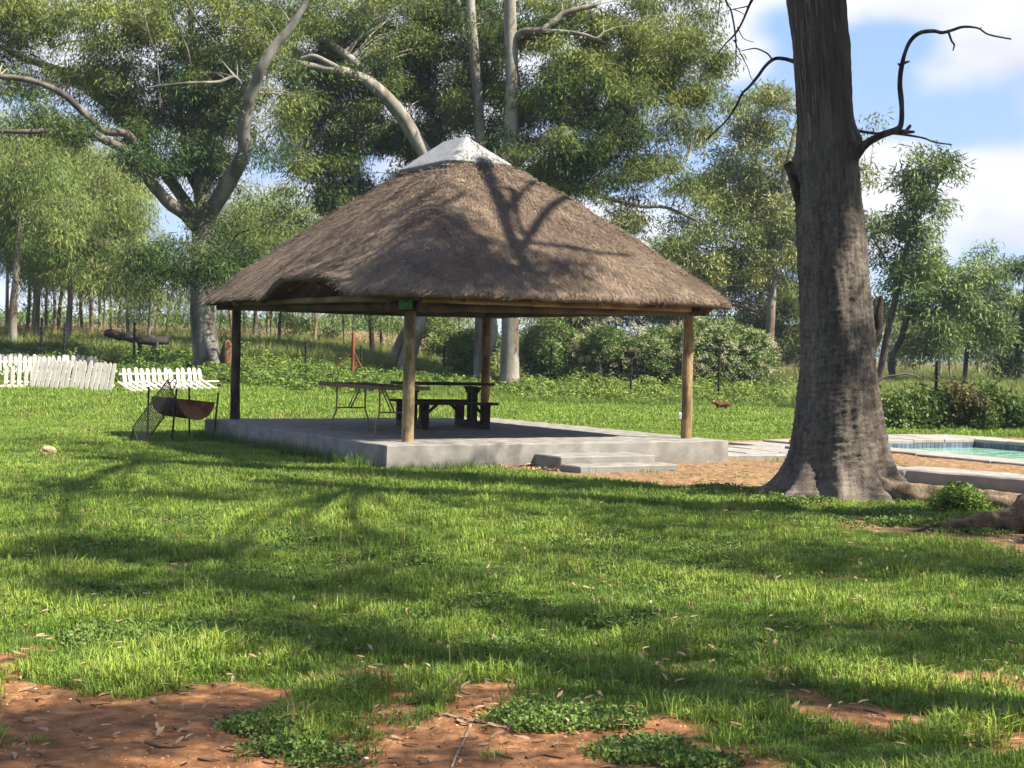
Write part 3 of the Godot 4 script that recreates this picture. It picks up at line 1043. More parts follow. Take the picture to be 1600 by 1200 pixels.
	var cv := curve(lp, [0.10, 0.15, 0.15, 0.15, 0.16], 8)
	b.tube(cv[0], cv[1], 16, bark(Color(0.022, 0.02, 0.018), Color(0.06, 0.052, 0.045), Color(0.012, 0.011, 0.01), 0.6), func(q: Vector3, _d, _r) -> float: return 1 + 0.6 * nz.get_noise_3d(q.x * 9, q.y * 12, q.z * 9))
	part(lg, "trunk", b.mesh(mat(Color.WHITE, 0.9)))
	for k in 2:
		b = Buf.new()
		var q: Vector3 = lp[3] + Vector3(-0.35 + 0.55 * k, -0.03, 0.02)
		b.tube(PackedVector3Array([q, q + Vector3(0.03, -0.95, 0)]), PackedFloat32Array([0.07, 0.09]), 10, bark(Color(0.04, 0.035, 0.03), Color(0.08, 0.07, 0.06), Color(0.02, 0.02, 0.02)))
		part(lg, "support", b.mesh(mat(Color.WHITE, 0.9)))
	# fence posts
	var dark := mat(lin(0.022, 0.022, 0.022), 0.6)
	var posts := [[64, 578, 497, 0], [100, 580, 505, 0], [209, 582, 503, 0], [477, 588, 533, 0], [563, 592, 540, 0], [693, 600, 540, 1], [860, 613, 540, 1], [985, 626, 560, 1], [1122, 632, 546, 1], [1461, 671, 563, 2]]
	var where := ["in front of the far left tree trunks", "by the second slim trunk at left", "in front of the fallen log", "behind the left opening of the pavilion", "just right of the rusty strainer post", "behind the front post beside a pale trunk", "in front of the dark end of the flowering shrubs", "midway along the flowering shrubs", "behind the small brown dog", "in front of the hedge by the pool"]
	for k in posts.size():
		var q: Array = posts[k]
		var g := gp(q[0], q[1])
		var h: float = (q[1] - q[2]) * -g.z / F
		var fp := thing("fence_post", "thin black steel fence post " + where[k], "fence post", g, "steel fence posts round the lawn")
		b = Buf.new()
		var r: float = 0.055 if q[3] == 2 else 0.042
		b.box(Vector3(0, h / 2 - 0.1, 0), Vector3(r * 1.7, h + 0.2, 0.012), Basis(Vector3.UP, 0.4), 0.003)
		b.box(Vector3(0, h / 2 - 0.1, 0), Vector3(0.012, h + 0.2, r * 1.5), Basis(Vector3.UP, 0.4), 0.003)
		part(fp, "post", b.mesh(dark))
		b = Buf.new()
		for j in int(h / 0.17): b.box(Vector3(0, 0.12 + 0.17 * j, 0), Vector3(r * 2.5, 0.03, r * 2.2), Basis(Vector3.UP, 0.4 + j), 0.004)
		part(fp, "wire_clips", b.mesh(dark), "stuff")
	for k in posts.size() - 1:
		if k in [2, 4]: continue
		var a := gp(posts[k][0], posts[k][1])
		var c := gp(posts[k + 1][0], posts[k + 1][1])
		if a.distance_to(c) > 16: continue
		b = Buf.new()
		var h: float = (posts[k][1] - posts[k][2]) * -a.z / F
		for j in 4: bar(b, a + Vector3(0, h * (0.25 + 0.23 * j), 0), c + Vector3(0, h * (0.25 + 0.23 * j), 0), 0.004, 4)
		var o := part(self, "fence_wire", b.mesh(dark))
		metas(o, "fence wires from the post " + where[k], "fence wire")
	# rusty strainer post with two stays
	var g := gp(551, 592)
	var sp := thing("strainer_post", "rusty red fence strainer post braced by two diagonal stays", "fence post", g)
	var rust := bark(Color(0.20, 0.055, 0.03), Color(0.28, 0.09, 0.045), Color(0.10, 0.035, 0.02))
	var h := 72.0 * -g.z / F
	b = Buf.new()
	b.tube(PackedVector3Array([Vector3(0, -0.1, 0), Vector3(0, h * 0.5, 0), Vector3(0.0, h, 0)]), PackedFloat32Array([0.055, 0.055, 0.055]), 12, rust)
	part(sp, "post", b.mesh(mat(Color.WHITE, 0.8)))
	for k in [-1, 1]:
		b = Buf.new()
		b.tube(PackedVector3Array([Vector3(0.03 * k, h * 0.58, 0), Vector3((0.75 if k < 0 else 0.45) * k, 0.05, 0.1)]), PackedFloat32Array([0.022, 0.022]), 8, rust)
		part(sp, "stay", b.mesh(mat(Color.WHITE, 0.8)))
	dog()
	# pale lumps on the grass
	for k in 2:
		var q: Array = [[75, 712, 0.105], [395, 700, 0.045]][k]
		var gg := gp(q[0], q[1])
		b = Buf.new()
		var rr: float = q[2]
		var sc := Vector3(1.15, 0.7, 0.9) if k == 0 else Vector3.ONE
		for i in 15:
			for j in 24:
				var d := Vector3(sin(PI * i / 14) * cos(TAU * j / 24), cos(PI * i / 14), -sin(PI * i / 14) * sin(TAU * j / 24))
				var z := d * sc * rr * (1 + 0.28 * nz.get_noise_3d(d.x * 4 + k * 9, d.y * 4, d.z * 4))
				b.vert(z, Color(0.46, 0.33, 0.20) * (0.8 + 0.5 * nz2.get_noise_3d(d.x * 20, d.y * 20, d.z * 20)) if k == 0 else Color(0.62, 0.62, 0.64))
		for i in 14:
			for j in 24: b.quad(i * 24 + j, i * 24 + (j + 1) % 24, (i + 1) * 24 + (j + 1) % 24, (i + 1) * 24 + j)
		var o := part(self, ["stone", "ball"][k], b.mesh(mat(Color.WHITE, 0.8)))
		o.position = gg + Vector3(0, rr * 0.6, 0)
		metas(o, ["pale tan stone lying on the lawn at far left", "small round white ball on shaded grass left of the slab"][k], ["stone", "ball"][k])
	# long low white-roofed shed in the distance
	var sh := thing("white_roofed_shed", "distant low shed with a white roof beyond the pink field", "shed", Vector3(at(628, 548, 330).x, -1.5, -330))
	b = Buf.new()
	b.box(Vector3(0, 1.35, 0), Vector3(13, 2.7, 6), Basis(), 0.02, Color(0.34, 0.3, 0.28))
	part(sh, "wall", b.mesh(mat(Color.WHITE, 0.9)))
	b = Buf.new()
	for k in [-1, 1]:
		b.box(Vector3(0, 3.0, k * 1.7), Vector3(13.8, 0.12, 3.8), Basis(Vector3.RIGHT, k * 0.24), 0.02, Color(0.78, 0.78, 0.78))
	part(sh, "roof", b.mesh(mat(Color.WHITE, 0.5)))

func flare(b: Buf, o: Vector3, Z: Vector3, X: Vector3, low: float, high: float, hh: float, th: float, col: Color) -> void:   # a bracket wider at its top
	var p := [o - Z * low - Vector3(0, hh, 0), o - Z * high + Vector3(0, hh, 0), o + Z * high + Vector3(0, hh, 0), o + Z * low - Vector3(0, hh, 0)]
	for s in [-1, 1]:
		var q := []
		for k in 4: q.append(p[k] + X * th * 0.5 * s)
		b._q(q[0], q[1], q[2], q[3], X * s, col)
	for k in 4:
		var w: int = (k + 1) % 4
		var out: Vector3 = (p[k] + p[w]) * 0.5 - o
		b._q(p[k] - X * th * 0.5, p[w] - X * th * 0.5, p[w] + X * th * 0.5, p[k] + X * th * 0.5, out, col)

func picket(m: Material, label: String, x0: float, y0: float, x1: float, y1: float, n: int, h: float, tilt: float, back: float, white: float) -> void:
	var a := gp(x0, y0)
	var c := gp(x1, y1)
	var o := thing("picket_fence_panel", label, "picket fence", a, "heap of white picket fence panels")
	var along := (c - a)
	var X := Vector3(along.x, 0, along.z).normalized()
	var bs := Basis(X, Vector3.UP, X.cross(Vector3.UP)) * Basis(Vector3.RIGHT, -back)
	for k in n:
		var b := Buf.new()
		var hh := h * rs(0.95, 1.05)
		var wd := 0.05
		var lean := tilt + rs(-0.045, 0.045)
		var bb := bs * Basis(Vector3.BACK, -lean)
		var g := white * rs(0.9, 1.05)
		var col := Color(0.52 * g, 0.505 * g, 0.475 * g)
		var s := along * ((k + 0.5) / n) + X * rs(-0.012, 0.012)
		var pts := [Vector3(-wd, -0.04, 0), Vector3(-wd, hh - 0.06, 0), Vector3(-wd * 0.45, hh - 0.012, 0), Vector3(wd * 0.45, hh - 0.012, 0), Vector3(wd, hh - 0.06, 0), Vector3(wd, -0.04, 0)]
		for f in [-1, 1]:
			var q := []
			for z in pts: q.append(s + bb * (z + Vector3(0, 0, 0.009 * f)))
			b._q(q[0], q[1], q[4], q[5], bb.z * f, col)
			b._q(q[1], q[2], q[3], q[4], bb.z * f, col)
		for z in 5:
			var out: Vector3 = bb * ((pts[z] + pts[z + 1]) * 0.5 - Vector3(0, hh * 0.5, 0))
			b._q(s + bb * (pts[z] + Vector3(0, 0, -0.009)), s + bb * (pts[z + 1] + Vector3(0, 0, -0.009)), s + bb * (pts[z + 1] + Vector3(0, 0, 0.009)), s + bb * (pts[z] + Vector3(0, 0, 0.009)), out, col)
		part(o, "picket", b.mesh(m))
	for k in 2:
		var b := Buf.new()
		var y: float = h * [0.24, 0.74][k]
		var off := bs * Vector3(-tilt * y, y, -0.022)
		b.box(along * 0.5 + off, Vector3(along.length() * 1.0, 0.06, 0.022), Basis(along.normalized(), bs.y, along.normalized().cross(bs.y)).orthonormalized(), 0.003, Color(0.52 * white, 0.505 * white, 0.475 * white))
		part(o, "rail", b.mesh(m))

func braai() -> void:
	var top := at(308, 626, 26.3)
	var g := Vector3(top.x, gh(top.x, top.z), top.z)
	var o := thing("drum_barbecue", "rusty half drum barbecue on four thin pipe legs in the grass", "barbecue", g)
	var ax := Vector3(-0.62, 0.01, -0.78).normalized()
	var right := Vector3(0.80, -0.09, -0.6).normalized()
	var dn := right.cross(ax).normalized()
	dn = dn if dn.y < 0 else -dn
	var R := 0.325
	var L := 1.1
	var o0 := top - g
	var rust := func(q: Vector3, _d) -> Color:
		var t := 0.5 + 0.9 * nz.get_noise_3d(q.x * 14, q.y * 14, q.z * 14)
		return Color(0.030, 0.020, 0.016).lerp(Color(0.10, 0.042, 0.022), clampf(t - 0.25, 0, 1))
	var b := Buf.new()
	var n := 28
	for layer in 2:
		for row in 9:
			for k in n + 1:
				var a := PI * k / n
				var q := o0 + ax * (L * row / 8) + (right * cos(a) + dn * sin(a)) * (R - 0.006 * layer) * (1 + 0.012 * nz.get_noise_2d(row * 2.0, k))
				b.vert(q, rust.call(q, Vector3.UP))
		var f := layer * 9 * (n + 1)
		for row in 8:
			for k in n:
				var i := f + row * (n + 1) + k
				if layer == 0: b.quad(i, i + 1, i + n + 2, i + n + 1)
				else: b.quad(i, i + n + 1, i + n + 2, i + 1)
	part(o, "drum", b.mesh(mat(Color.WHITE, 0.75)))
	for e in 2:
		b = Buf.new()
		var c := o0 + ax * (0.012 if e == 0 else L - 0.01)
		for lay in 2:
			var st := b.v.size()
			for ring in 8:
				for k in n + 1:
					var a := PI * k / n
					var q := c + ax * 0.008 * lay + (right * cos(a) + dn * sin(a)) * R * 0.985 * ring / 7.0
					var t := 0.5 + 0.8 * nz.get_noise_3d(q.x * 9, q.y * 9, q.z * 9) + 0.5 * nz2.get_noise_3d(q.x * 60, q.y * 60, q.z * 60)
					var depth: float = (q - c).dot(dn) / R
					var col := Color(0.10, 0.042, 0.024).lerp(Color(0.34, 0.16, 0.07), clampf(t * 0.7 + depth * 0.5 - 0.1, 0, 1))
					b.vert(q, col)
			for ring in 7:
				for k in n:
					var i := st + ring * (n + 1) + k
					b.quad(i, i + 1, i + n + 2, i + n + 1)
		part(o, "end_plate", b.mesh(mat(Color.WHITE, 0.8)))
	b = Buf.new()
	var rp := PackedVector3Array()
	for k in n + 1:
		var a := PI * k / n
		rp.append(o0 - ax * 0.004 + (right * cos(a) + dn * sin(a)) * R)
	var rr := PackedFloat32Array()
	rr.resize(n + 1)
	rr.fill(0.009)
	b.tube(rp, rr, 6, plain(Color(0.20, 0.11, 0.07)))
	part(o, "rim", b.mesh(mat(Color.WHITE, 0.7)))
	var legs := [[232.5, 604, 230, 27.1, 684], [276, 607, 268, 26.25, 690], [295.6, 605, 296, 27.2, 684], [341, 614, 333, 26.2, 693]]
	for q in legs:
		b = Buf.new()
		var p0 := at(q[0], q[1], q[3]) - g
		var p1 := at(q[2], q[4], q[3]) - g
		p1.y = -0.05
		b.tube(PackedVector3Array([p0, p0.lerp(p1, 0.5), p1]), PackedFloat32Array([0.017, 0.017, 0.017]), 10, bark(Color(0.025, 0.02, 0.016), Color(0.07, 0.04, 0.025), Color(0.015, 0.012, 0.01)))
		part(o, "leg", b.mesh(mat(Color.WHITE, 0.7)))
	b = Buf.new()
	var q0 := at(341, 616, 26.2) - g
	bar(b, q0, q0 + Vector3(0.012, 0.14, 0), 0.004, 6, Color(0.05, 0.035, 0.025))
	part(o, "rod", b.mesh(mat(Color.WHITE, 0.7)))
	b = Buf.new()
	b.box(q0 + Vector3(0.012, 0.15, 0), Vector3(0.07, 0.045, 0.02), Basis(), 0.005, Color(0.17, 0.06, 0.03))
	part(o, "rod_plate", b.mesh(mat(Color.WHITE, 0.8)))
	# the grate leaning on the drum
	var A := at(262.5, 593, 25.75)
	var B := at(208, 667, 25.55)
	var D := at(274, 627, 25.5)
	var C := B + (D - A)
	var gr := thing("barbecue_grate", "black wire grate with handle leaning on the drum barbecue", "grate", Vector3(C.x, gh(C.x, C.z), C.z))
	var gm := mat(Color.WHITE, 0.6)
	b = Buf.new()
	for e in [[A, B], [B, C], [C, D], [D, A]]: bar(b, e[0] - gr.position, e[1] - gr.position, 0.013, 8, Color(0.018, 0.016, 0.014))
	part(gr, "frame", b.mesh(gm))
	b = Buf.new()
	for k in 30: bar(b, A.lerp(B, k / 30.0) - gr.position, D.lerp(C, k / 30.0) - gr.position, 0.0055, 4, Color(0.010, 0.009, 0.008))
	for k in 11: bar(b, A.lerp(D, k / 11.0) - gr.position, B.lerp(C, k / 11.0) - gr.position, 0.0055, 4, Color(0.010, 0.009, 0.008))
	part(gr, "wire_mesh", b.mesh(gm), "stuff")
	b = Buf.new()
	var hp := [D - gr.position, at(276, 615, 25.55) - gr.position, at(275, 603, 25.6) - gr.position, at(269, 591, 25.6) - gr.position, at(264, 594, 25.7) - gr.position]
	hp = [A - gr.position, at(266, 598, 25.7) - gr.position, at(273, 591, 25.65) - gr.position, at(275.5, 597, 25.6) - gr.position, at(270, 610, 25.55) - gr.position]
	var cv := curve(hp, [0.009, 0.009, 0.009, 0.009, 0.009], 6)
	b.tube(cv[0], cv[1], 8, plain(Color(0.03, 0.025, 0.02)))
	part(gr, "handle", b.mesh(gm))
	for k in 2:
		b = Buf.new()
		var f: Vector3 = [B, C][k] - gr.position
		bar(b, f, f + Vector3(-0.02, -f.y - 0.02, 0.03), 0.012, 8, Color(0.018, 0.016, 0.014))
		part(gr, "foot", b.mesh(gm))

func dog() -> void:
	var g := gp(1126, 642)
	var o := thing("dog", "small reddish brown dog standing in grass by a fence post", "dog", g)
	var b := Buf.new()
	var coat := func(q: Vector3, _d) -> Color:
		var t := 0.5 + 0.8 * nz.get_noise_3d(q.x * 12, q.y * 12, q.z * 12)
		var c := Color(0.06, 0.022, 0.012).lerp(Color(0.12, 0.045, 0.024), t)
		if q.x < -0.205: c = Color(0.36, 0.17, 0.09)
		if q.x < -0.275: c = Color(0.05, 0.03, 0.025)
		if q.y < 0.2 and q.x > -0.12: c = c.lerp(Color(0.10, 0.05, 0.035), 0.6)
		return c
	var cv := curve([Vector3(0.27, 0.27, 0), Vector3(0.24, 0.28, 0), Vector3(0.15, 0.27, 0), Vector3(0.02, 0.25, 0), Vector3(-0.08, 0.26, 0), Vector3(-0.15, 0.31, 0), Vector3(-0.20, 0.34, 0.01), Vector3(-0.245, 0.335, 0.02), Vector3(-0.275, 0.31, 0.03), Vector3(-0.31, 0.295, 0.035)], [0.02, 0.075, 0.085, 0.08, 0.092, 0.062, 0.058, 0.055, 0.036, 0.022], 5)
	b.tube(cv[0], cv[1], 18, coat)
	for x in [-0.09, 0.2]:
		for z in [-0.045, 0.045]:
			var hind: float = 0.03 if x > 0 else 0.0
			var lv := curve([Vector3(x, 0.26, z), Vector3(x - hind * 0.6, 0.17, z * 1.1), Vector3(x + hind, 0.10, z * 1.1), Vector3(x, 0.02, z * 1.1), Vector3(x - 0.035, 0.012, z * 1.1)], [0.055, 0.038, 0.02, 0.018, 0.016], 4)
			b.tube(lv[0], lv[1], 10, coat)
	for z in [-1, 1]:
		var ev := curve([Vector3(-0.19, 0.385, 0.035 * z), Vector3(-0.185, 0.375, 0.06 * z), Vector3(-0.195, 0.32, 0.072 * z)], [0.012, 0.022, 0.008], 4)
		b.tube(ev[0], ev[1], 8, plain(Color(0.14, 0.05, 0.03)))
	var tv := curve([Vector3(0.26, 0.29, 0), Vector3(0.30, 0.27, 0.02), Vector3(0.32, 0.2, 0.03)], [0.022, 0.016, 0.007], 4)
	b.tube(tv[0], tv[1], 8, coat)
	part(o, "body", b.mesh(mat(Color.WHITE, 0.9)))
	o.scale = Vector3.ONE * 0.85
	o.position.y -= 0.05

# ---------------------------------------------------------------- the big trunk
func big_tree() -> void:
	var D := 18.4
	var g := floor_at(1312, 776, 0.0)
	D = -g.z
	var o := thing("large_eucalyptus_tree", "huge dark eucalyptus trunk with flared roots and bare dead branches", "tree", Vector3(g.x, 0, g.z))
	var prof := [[0, 1228, 1322], [60, 1234, 1328], [100, 1238, 1332], [200, 1243.5, 1340], [240, 1241, 1344], [300, 1241, 1345.5], [400, 1246, 1356], [500, 1248.5, 1365], [560, 1247, 1369], [600, 1243, 1372], [650, 1238, 1377], [690, 1233, 1384], [715, 1226, 1392], [740, 1216, 1402], [760, 1208, 1412], [776, 1200, 1420]]
	var ys := []
	for q in prof: ys.append([at((q[1] + q[2]) * 0.5, q[0], D) - o.position, (q[2] - q[1]) * 0.5 * D / F])
	ys.reverse()      # from the ground up
	ys[0][0].y = 0.0
	ys.push_front([Vector3(ys[0][0].x, -0.25, 0), ys[0][1] + 0.1])
	ys.append([ys[-1][0] + Vector3(-0.25, 2.5, 0), ys[-1][1] * 0.93])
	ys.append([ys[-1][0] + Vector3(-0.1, 3.0, 0.1), ys[-1][1] * 0.8])
	var b := Buf.new()
	var rows := 430
	var cols := 150
	var lobes := [[PI, 0.48, 0.26, 0.24], [PI * 1.22, 0.50, 0.17, 0.20], [PI * 1.47, 0.28, 0.20, 0.16], [PI * 1.70, 0.30, 0.15, 0.18], [PI * 1.88, 0.5, 0.26, 0.28], [0.35, 0.3, 0.3, 0.25], [PI * 0.5, 0.3, 0.3, 0.2]]
	for r in rows + 1:
		var t := float(r) / rows
		t = t * 7.2 / 9.0 if t < 0.93 else lerpf(0.93 * 0.8, 1.0, (t - 0.93) / 0.07)
		var y = -0.25 + t * (ys[-1][0].y + 0.25)
		var k := 0
		while k < ys.size() - 2 and ys[k + 1][0].y < y: k += 1
		var f := clampf((y - ys[k][0].y) / (ys[k + 1][0].y - ys[k][0].y), 0, 1)
		var c: Vector3 = ys[k][0].lerp(ys[k + 1][0], f)
		var rad: float = lerpf(ys[k][1], ys[k + 1][1], f)
		for j in cols + 1:
			var a := TAU * (j % cols) / cols
			var dir := Vector3(cos(a), 0, -sin(a))
			var rr := (rad - 0.035) * (1.0 - 0.24 * smoothstep(1.0, 0.0, y))
			for l in lobes:
				var da := wrapf(a - l[0], -PI, PI)
				rr += l[1] * exp(-pow(da / l[2], 2)) * exp(-maxf(y, 0) / l[3]) * 1.05
			var q := Vector3(dir.x, 0, dir.z)
			var smooth_low := smoothstep(4.6, 3.2, y)
			var cr := absf(nz.get_noise_3d(q.x * 4, y * 46, q.z * 4))
			var cr2 := absf(nz2.get_noise_3d(q.x * 14, y * 150, q.z * 14))
			var wr := (cr * 0.030 + cr2 * 0.016) * smooth_low
			wr += nz.get_noise_3d(q.x * 30, y * 6, q.z * 30) * 0.012 * (1.15 - smooth_low) + 0.8 * nz2.get_noise_3d(q.x * 130, y * 40, q.z * 130) * 0.008
			wr += nz.get_noise_3d(q.x * 3.2, y * 1.6, q.z * 3.2) * 0.05 + nz.get_noise_3d(q.x * 9, y * 3, q.z * 9) * 0.018
			# collar of the right branch and of the left stub, and the hollow under it
			var bx := pow(wrapf(a - (TAU - 0.45), -PI, PI) / 0.34, 2)
			wr += 0.085 * exp(-bx - pow((y - 4.23) / 0.16, 2)) - 0.10 * exp(-pow(wrapf(a - (TAU - 0.80), -PI, PI) / 0.13, 2) - pow((y - 4.08) / 0.13, 2))
			wr += 0.06 * exp(-pow(wrapf(a - PI * 1.05, -PI, PI) / 0.3, 2) - pow((y - 3.9) / 0.16, 2))
			wr += 0.07 * exp(-pow(wrapf(a - 0.0, -PI, PI) / 0.3, 2) - pow((y - 1.95) / 0.2, 2))
			var p := c + dir * (rr + wr)
			if y < 0.06: p.y = minf(y, 0.02)
			var n1 := 0.5 + 0.8 * nz.get_noise_3d(q.x * 2.5 + 7, y * 1.1, q.z * 2.5)
			var n2 := nz2.get_noise_3d(q.x * 90, y * (30 if y < 4.2 else 9), q.z * 90)
			var col := Color(0.120, 0.104, 0.092).lerp(Color(0.205, 0.180, 0.156), clampf(n1, 0, 1))
			col = col.lerp(Color(0.075, 0.062, 0.052), smoothstep(3.8, 4.9, y) * 0.6)
			col *= 1.0 + 0.65 * n2 + 0.0
			col *= 1.0 - 0.32 * smooth_low * smoothstep(0.10, 0.0, cr) - 0.2 * smooth_low * smoothstep(0.09, 0.0, cr2)
			col *= 1.1
			if y > 4.0 and n2 > 0.30 and nz.get_noise_3d(q.x * 2 + 40, y, q.z * 2) > -0.05: col = col.lerp(Color(0.30, 0.25, 0.20), 0.7)
			b.vert(p, col)
	for r in rows:
		for j in cols:
			var a := r * (cols + 1) + j
			b.quad(a, a + cols + 1, a + cols + 2, a + 1)
	var bm := tri(mat(Color.WHITE, 0.9), ntex(0.04, Color(0.7, 0.7, 0.7), Color.WHITE, 4, 512, FastNoiseLite.TYPE_SIMPLEX_SMOOTH, 71), 1.5, ntex(0.05, Color.BLACK, Color.WHITE, 5, 512, FastNoiseLite.TYPE_SIMPLEX_SMOOTH, 72), 1.6, Vector3(0.6, 3.0, 0.6))
	bm.metallic_specular = 0.2
	part(o, "trunk", b.mesh(bm))
	var bk := bark(Color(0.060, 0.048, 0.044), Color(0.13, 0.105, 0.095), Color(0.03, 0.025, 0.022), 2.0)
	var add := func(name: String, pts: Array) -> void:
		var lp := limb_points(pts)
		for j in lp[0].size(): lp[0][j] -= o.position
		var cv := curve(lp[0], lp[1], 6)
		var bb := Buf.new()
		bb.tube(cv[0], cv[1], 10, bk, func(q: Vector3, _d, _r) -> float: return 1 + 0.22 * nz2.get_noise_3d(q.x * 20, q.y * 20, q.z * 20))
		part(o, name, bb.mesh(bm))
	var z := D - 0.25
	add.call("dead_branch", [[1310, 275, D - 0.1, 10], [1334, 247, z + 0.1, 8], [1352, 226, z, 6.5], [1375, 212, z, 5.5], [1400, 203, z, 5], [1408, 193, z, 4.6], [1409, 165, z, 4.2], [1406, 130, z, 4], [1410, 98, z, 3.6], [1420, 68, z, 3.2], [1436, 52, z, 3], [1458, 48.5, z, 2.8], [1472, 51, z, 2.6], [1488, 47, z, 2.2], [1505, 42, z, 1.9], [1528, 44, z, 1.6], [1545, 54, z, 1.4], [1580, 61, z, 1.2]])
	add.call("twig", [[1482, 50, z, 2], [1487, 64, z, 1.6], [1491, 70, z, 1.5], [1489, 79, z, 0.9]])
	add.call("twig", [[1338, 204, D, 2.4], [1365, 208, z + 0.1, 2.2], [1400, 209, z, 2], [1440, 215, z, 1.6], [1460, 222, z, 1.5], [1487, 226, z, 1.2]])
	add.call("twig", [[1402, 204, z, 4], [1415, 206, z, 3.4], [1429, 206, z, 1.6]])
	add.call("twig", [[1414, 206, z, 3], [1421, 198, z, 2.6], [1422, 195, z, 2]])
	add.call("twig", [[1407, 103, z, 3], [1414, 98, z, 2.2], [1421, 96, z, 1.4]])
	add.call("twig", [[1407, 103, z, 2], [1403, 99, z, 1.4]])
	add.call("twig", [[1530, 45, z, 1.3], [1534, 43, z, 0.8]])
	add.call("dead_branch", [[1240, 96, z, 3.8], [1226, 92, z, 3.2], [1210, 92, z, 2.8], [1196, 103, z, 2.6], [1185, 118, z, 2.4], [1172, 134, z, 2.2], [1160, 146, z, 2], [1150, 166, z, 1.7], [1136, 187, z, 1.5], [1120, 203, z, 1.2], [1103, 219, z, 0.9]])
	add.call("twig", [[1206, 92, z, 1.4], [1198, 83, z, 1.2], [1182, 76, z, 1.1], [1170, 77, z, 0.9], [1156, 80, z, 0.6]])
	add.call("dead_branch", [[1186, -60, z, 2.6], [1178, -10, z, 2.2], [1170, 10, z, 1.9], [1158, 38, z, 1.6], [1146, 56, z, 1.4], [1132, 70, z, 1.1], [1123, 84, z, 0.7]])
	add.call("dead_branch", [[1120, -50, z, 2.2], [1134, 0, z, 1.8], [1142, 16, z, 1.5], [1147, 40, z, 1.3], [1150, 66, z, 1.1], [1150, 90, z, 0.8], [1149, 112, z, 0.5]])
	add.call("twig", [[1172, 9, z, 1.1], [1158, 12, z, 1], [1143, 15, z, 0.8], [1128, 20, z, 0.4]])
	add.call("twig", [[1145, 14, z, 1], [1155, 18, z, 0.8], [1163, 23, z, 0.5]])
	add.call("twig", [[1147, 62, z, 1], [1157, 84, z, 0.8], [1168, 105, z, 0.7], [1174, 122, z, 0.6], [1188, 144, z, 0.3]])
	add.call("twig", [[1152, 42, z, 0.8], [1162, 60, z, 0.6], [1178, 66, z, 0.4]])
	add.call("twig", [[1128, -40, z, 1], [1124, 10, z, 0.8], [1120, 44, z, 0.5]])
	add.call("stub", [[1275, 345, D, 14], [1254, 310, D - 0.02, 12], [1242, 283, D - 0.04, 9], [1235, 266, D - 0.05, 7.5], [1229, 255, D - 0.05, 8]])
	add.call("stub", [[1345, 560, D, 12], [1364, 520, D - 0.05, 10], [1372, 500, D - 0.12, 8], [1375, 480, D - 0.12, 5.5], [1377, 462, D - 0.12, 2.5]])
	add.call("stub", [[1345, 560, D, 12], [1362, 540, D - 0.05, 10], [1371, 528, D - 0.1, 6], [1377, 512, D - 0.1, 2.5]])
	# surface roots
	var rt := bark(Color(0.16, 0.12, 0.085), Color(0.26, 0.20, 0.145), Color(0.08, 0.06, 0.045), 1.2)
	var root := func(parent: Node3D, pts: Array, rad: Array, c: Callable) -> void:
		var q := []
		for p in pts: q.append(p - parent.position)
		var cv := curve(q, rad, 8)
		var bb := Buf.new()
		bb.tube(cv[0], cv[1], 24, c, func(w: Vector3, _d, _r) -> float: return 1 + 0.45 * nz.get_noise_3d(w.x * 9, w.y * 9, w.z * 9) + 0.30 * nz2.get_noise_3d(w.x * 30, w.y * 30, w.z * 30))
		part(parent, "root", bb.mesh(bm))
	root.call(o, [Vector3(3.9, 0.0, -18.45), Vector3(4.6, 0.04, -17.8), Vector3(5.0, 0.02, -17.5), Vector3(5.5, 0.03, -17.2), Vector3(6.2, 0.0, -16.9)], [0.36, 0.19, 0.13, 0.15, 0.10], rt)
	# the neighbour whose root enters the frame at right
	var r2 := thing("eucalyptus_tree", "eucalyptus at the right edge with a dark root snaking into the grass", "tree", Vector3(6.0, 0, -15.3))
	var dk := bark(Color(0.055, 0.042, 0.034), Color(0.12, 0.092, 0.072), Color(0.03, 0.024, 0.02), 1.0)
	root.call(r2, [Vector3(5.9, 0.35, -15.2), Vector3(5.35, 0.22, -15.1), Vector3(5.0, 0.13, -14.95), Vector3(4.6, 0.08, -14.85), Vector3(4.25, 0.03, -14.75), Vector3(3.9, -0.03, -14.8)], [0.36, 0.25, 0.15, 0.115, 0.07, 0.03], dk)
	root.call(r2, [Vector3(5.6, 0.15, -14.8), Vector3(5.2, 0.05, -14.45), Vector3(4.9, 0.0, -14.2), Vector3(4.6, -0.05, -14.1)], [0.25, 0.13, 0.08, 0.04], dk)
	var tb := Buf.new()
	var tv := curve([Vector3(0, -0.2, 0), Vector3(0, 0.5, 0), Vector3(0.05, 3, 0), Vector3(0.1, 7, 0.2), Vector3(-0.2, 11, 0.1)], [0.8, 0.52, 0.44, 0.38, 0.25], 8)
	tb.tube(tv[0], tv[1], 28, dk, func(w: Vector3, _d, _r) -> float: return 1 + 0.08 * nz.get_noise_3d(w.x * 4, w.y * 2, w.z * 4))
	part(r2, "trunk", tb.mesh(bm))
	shade_hosts = [o, r2]

var shade_hosts: Array = []

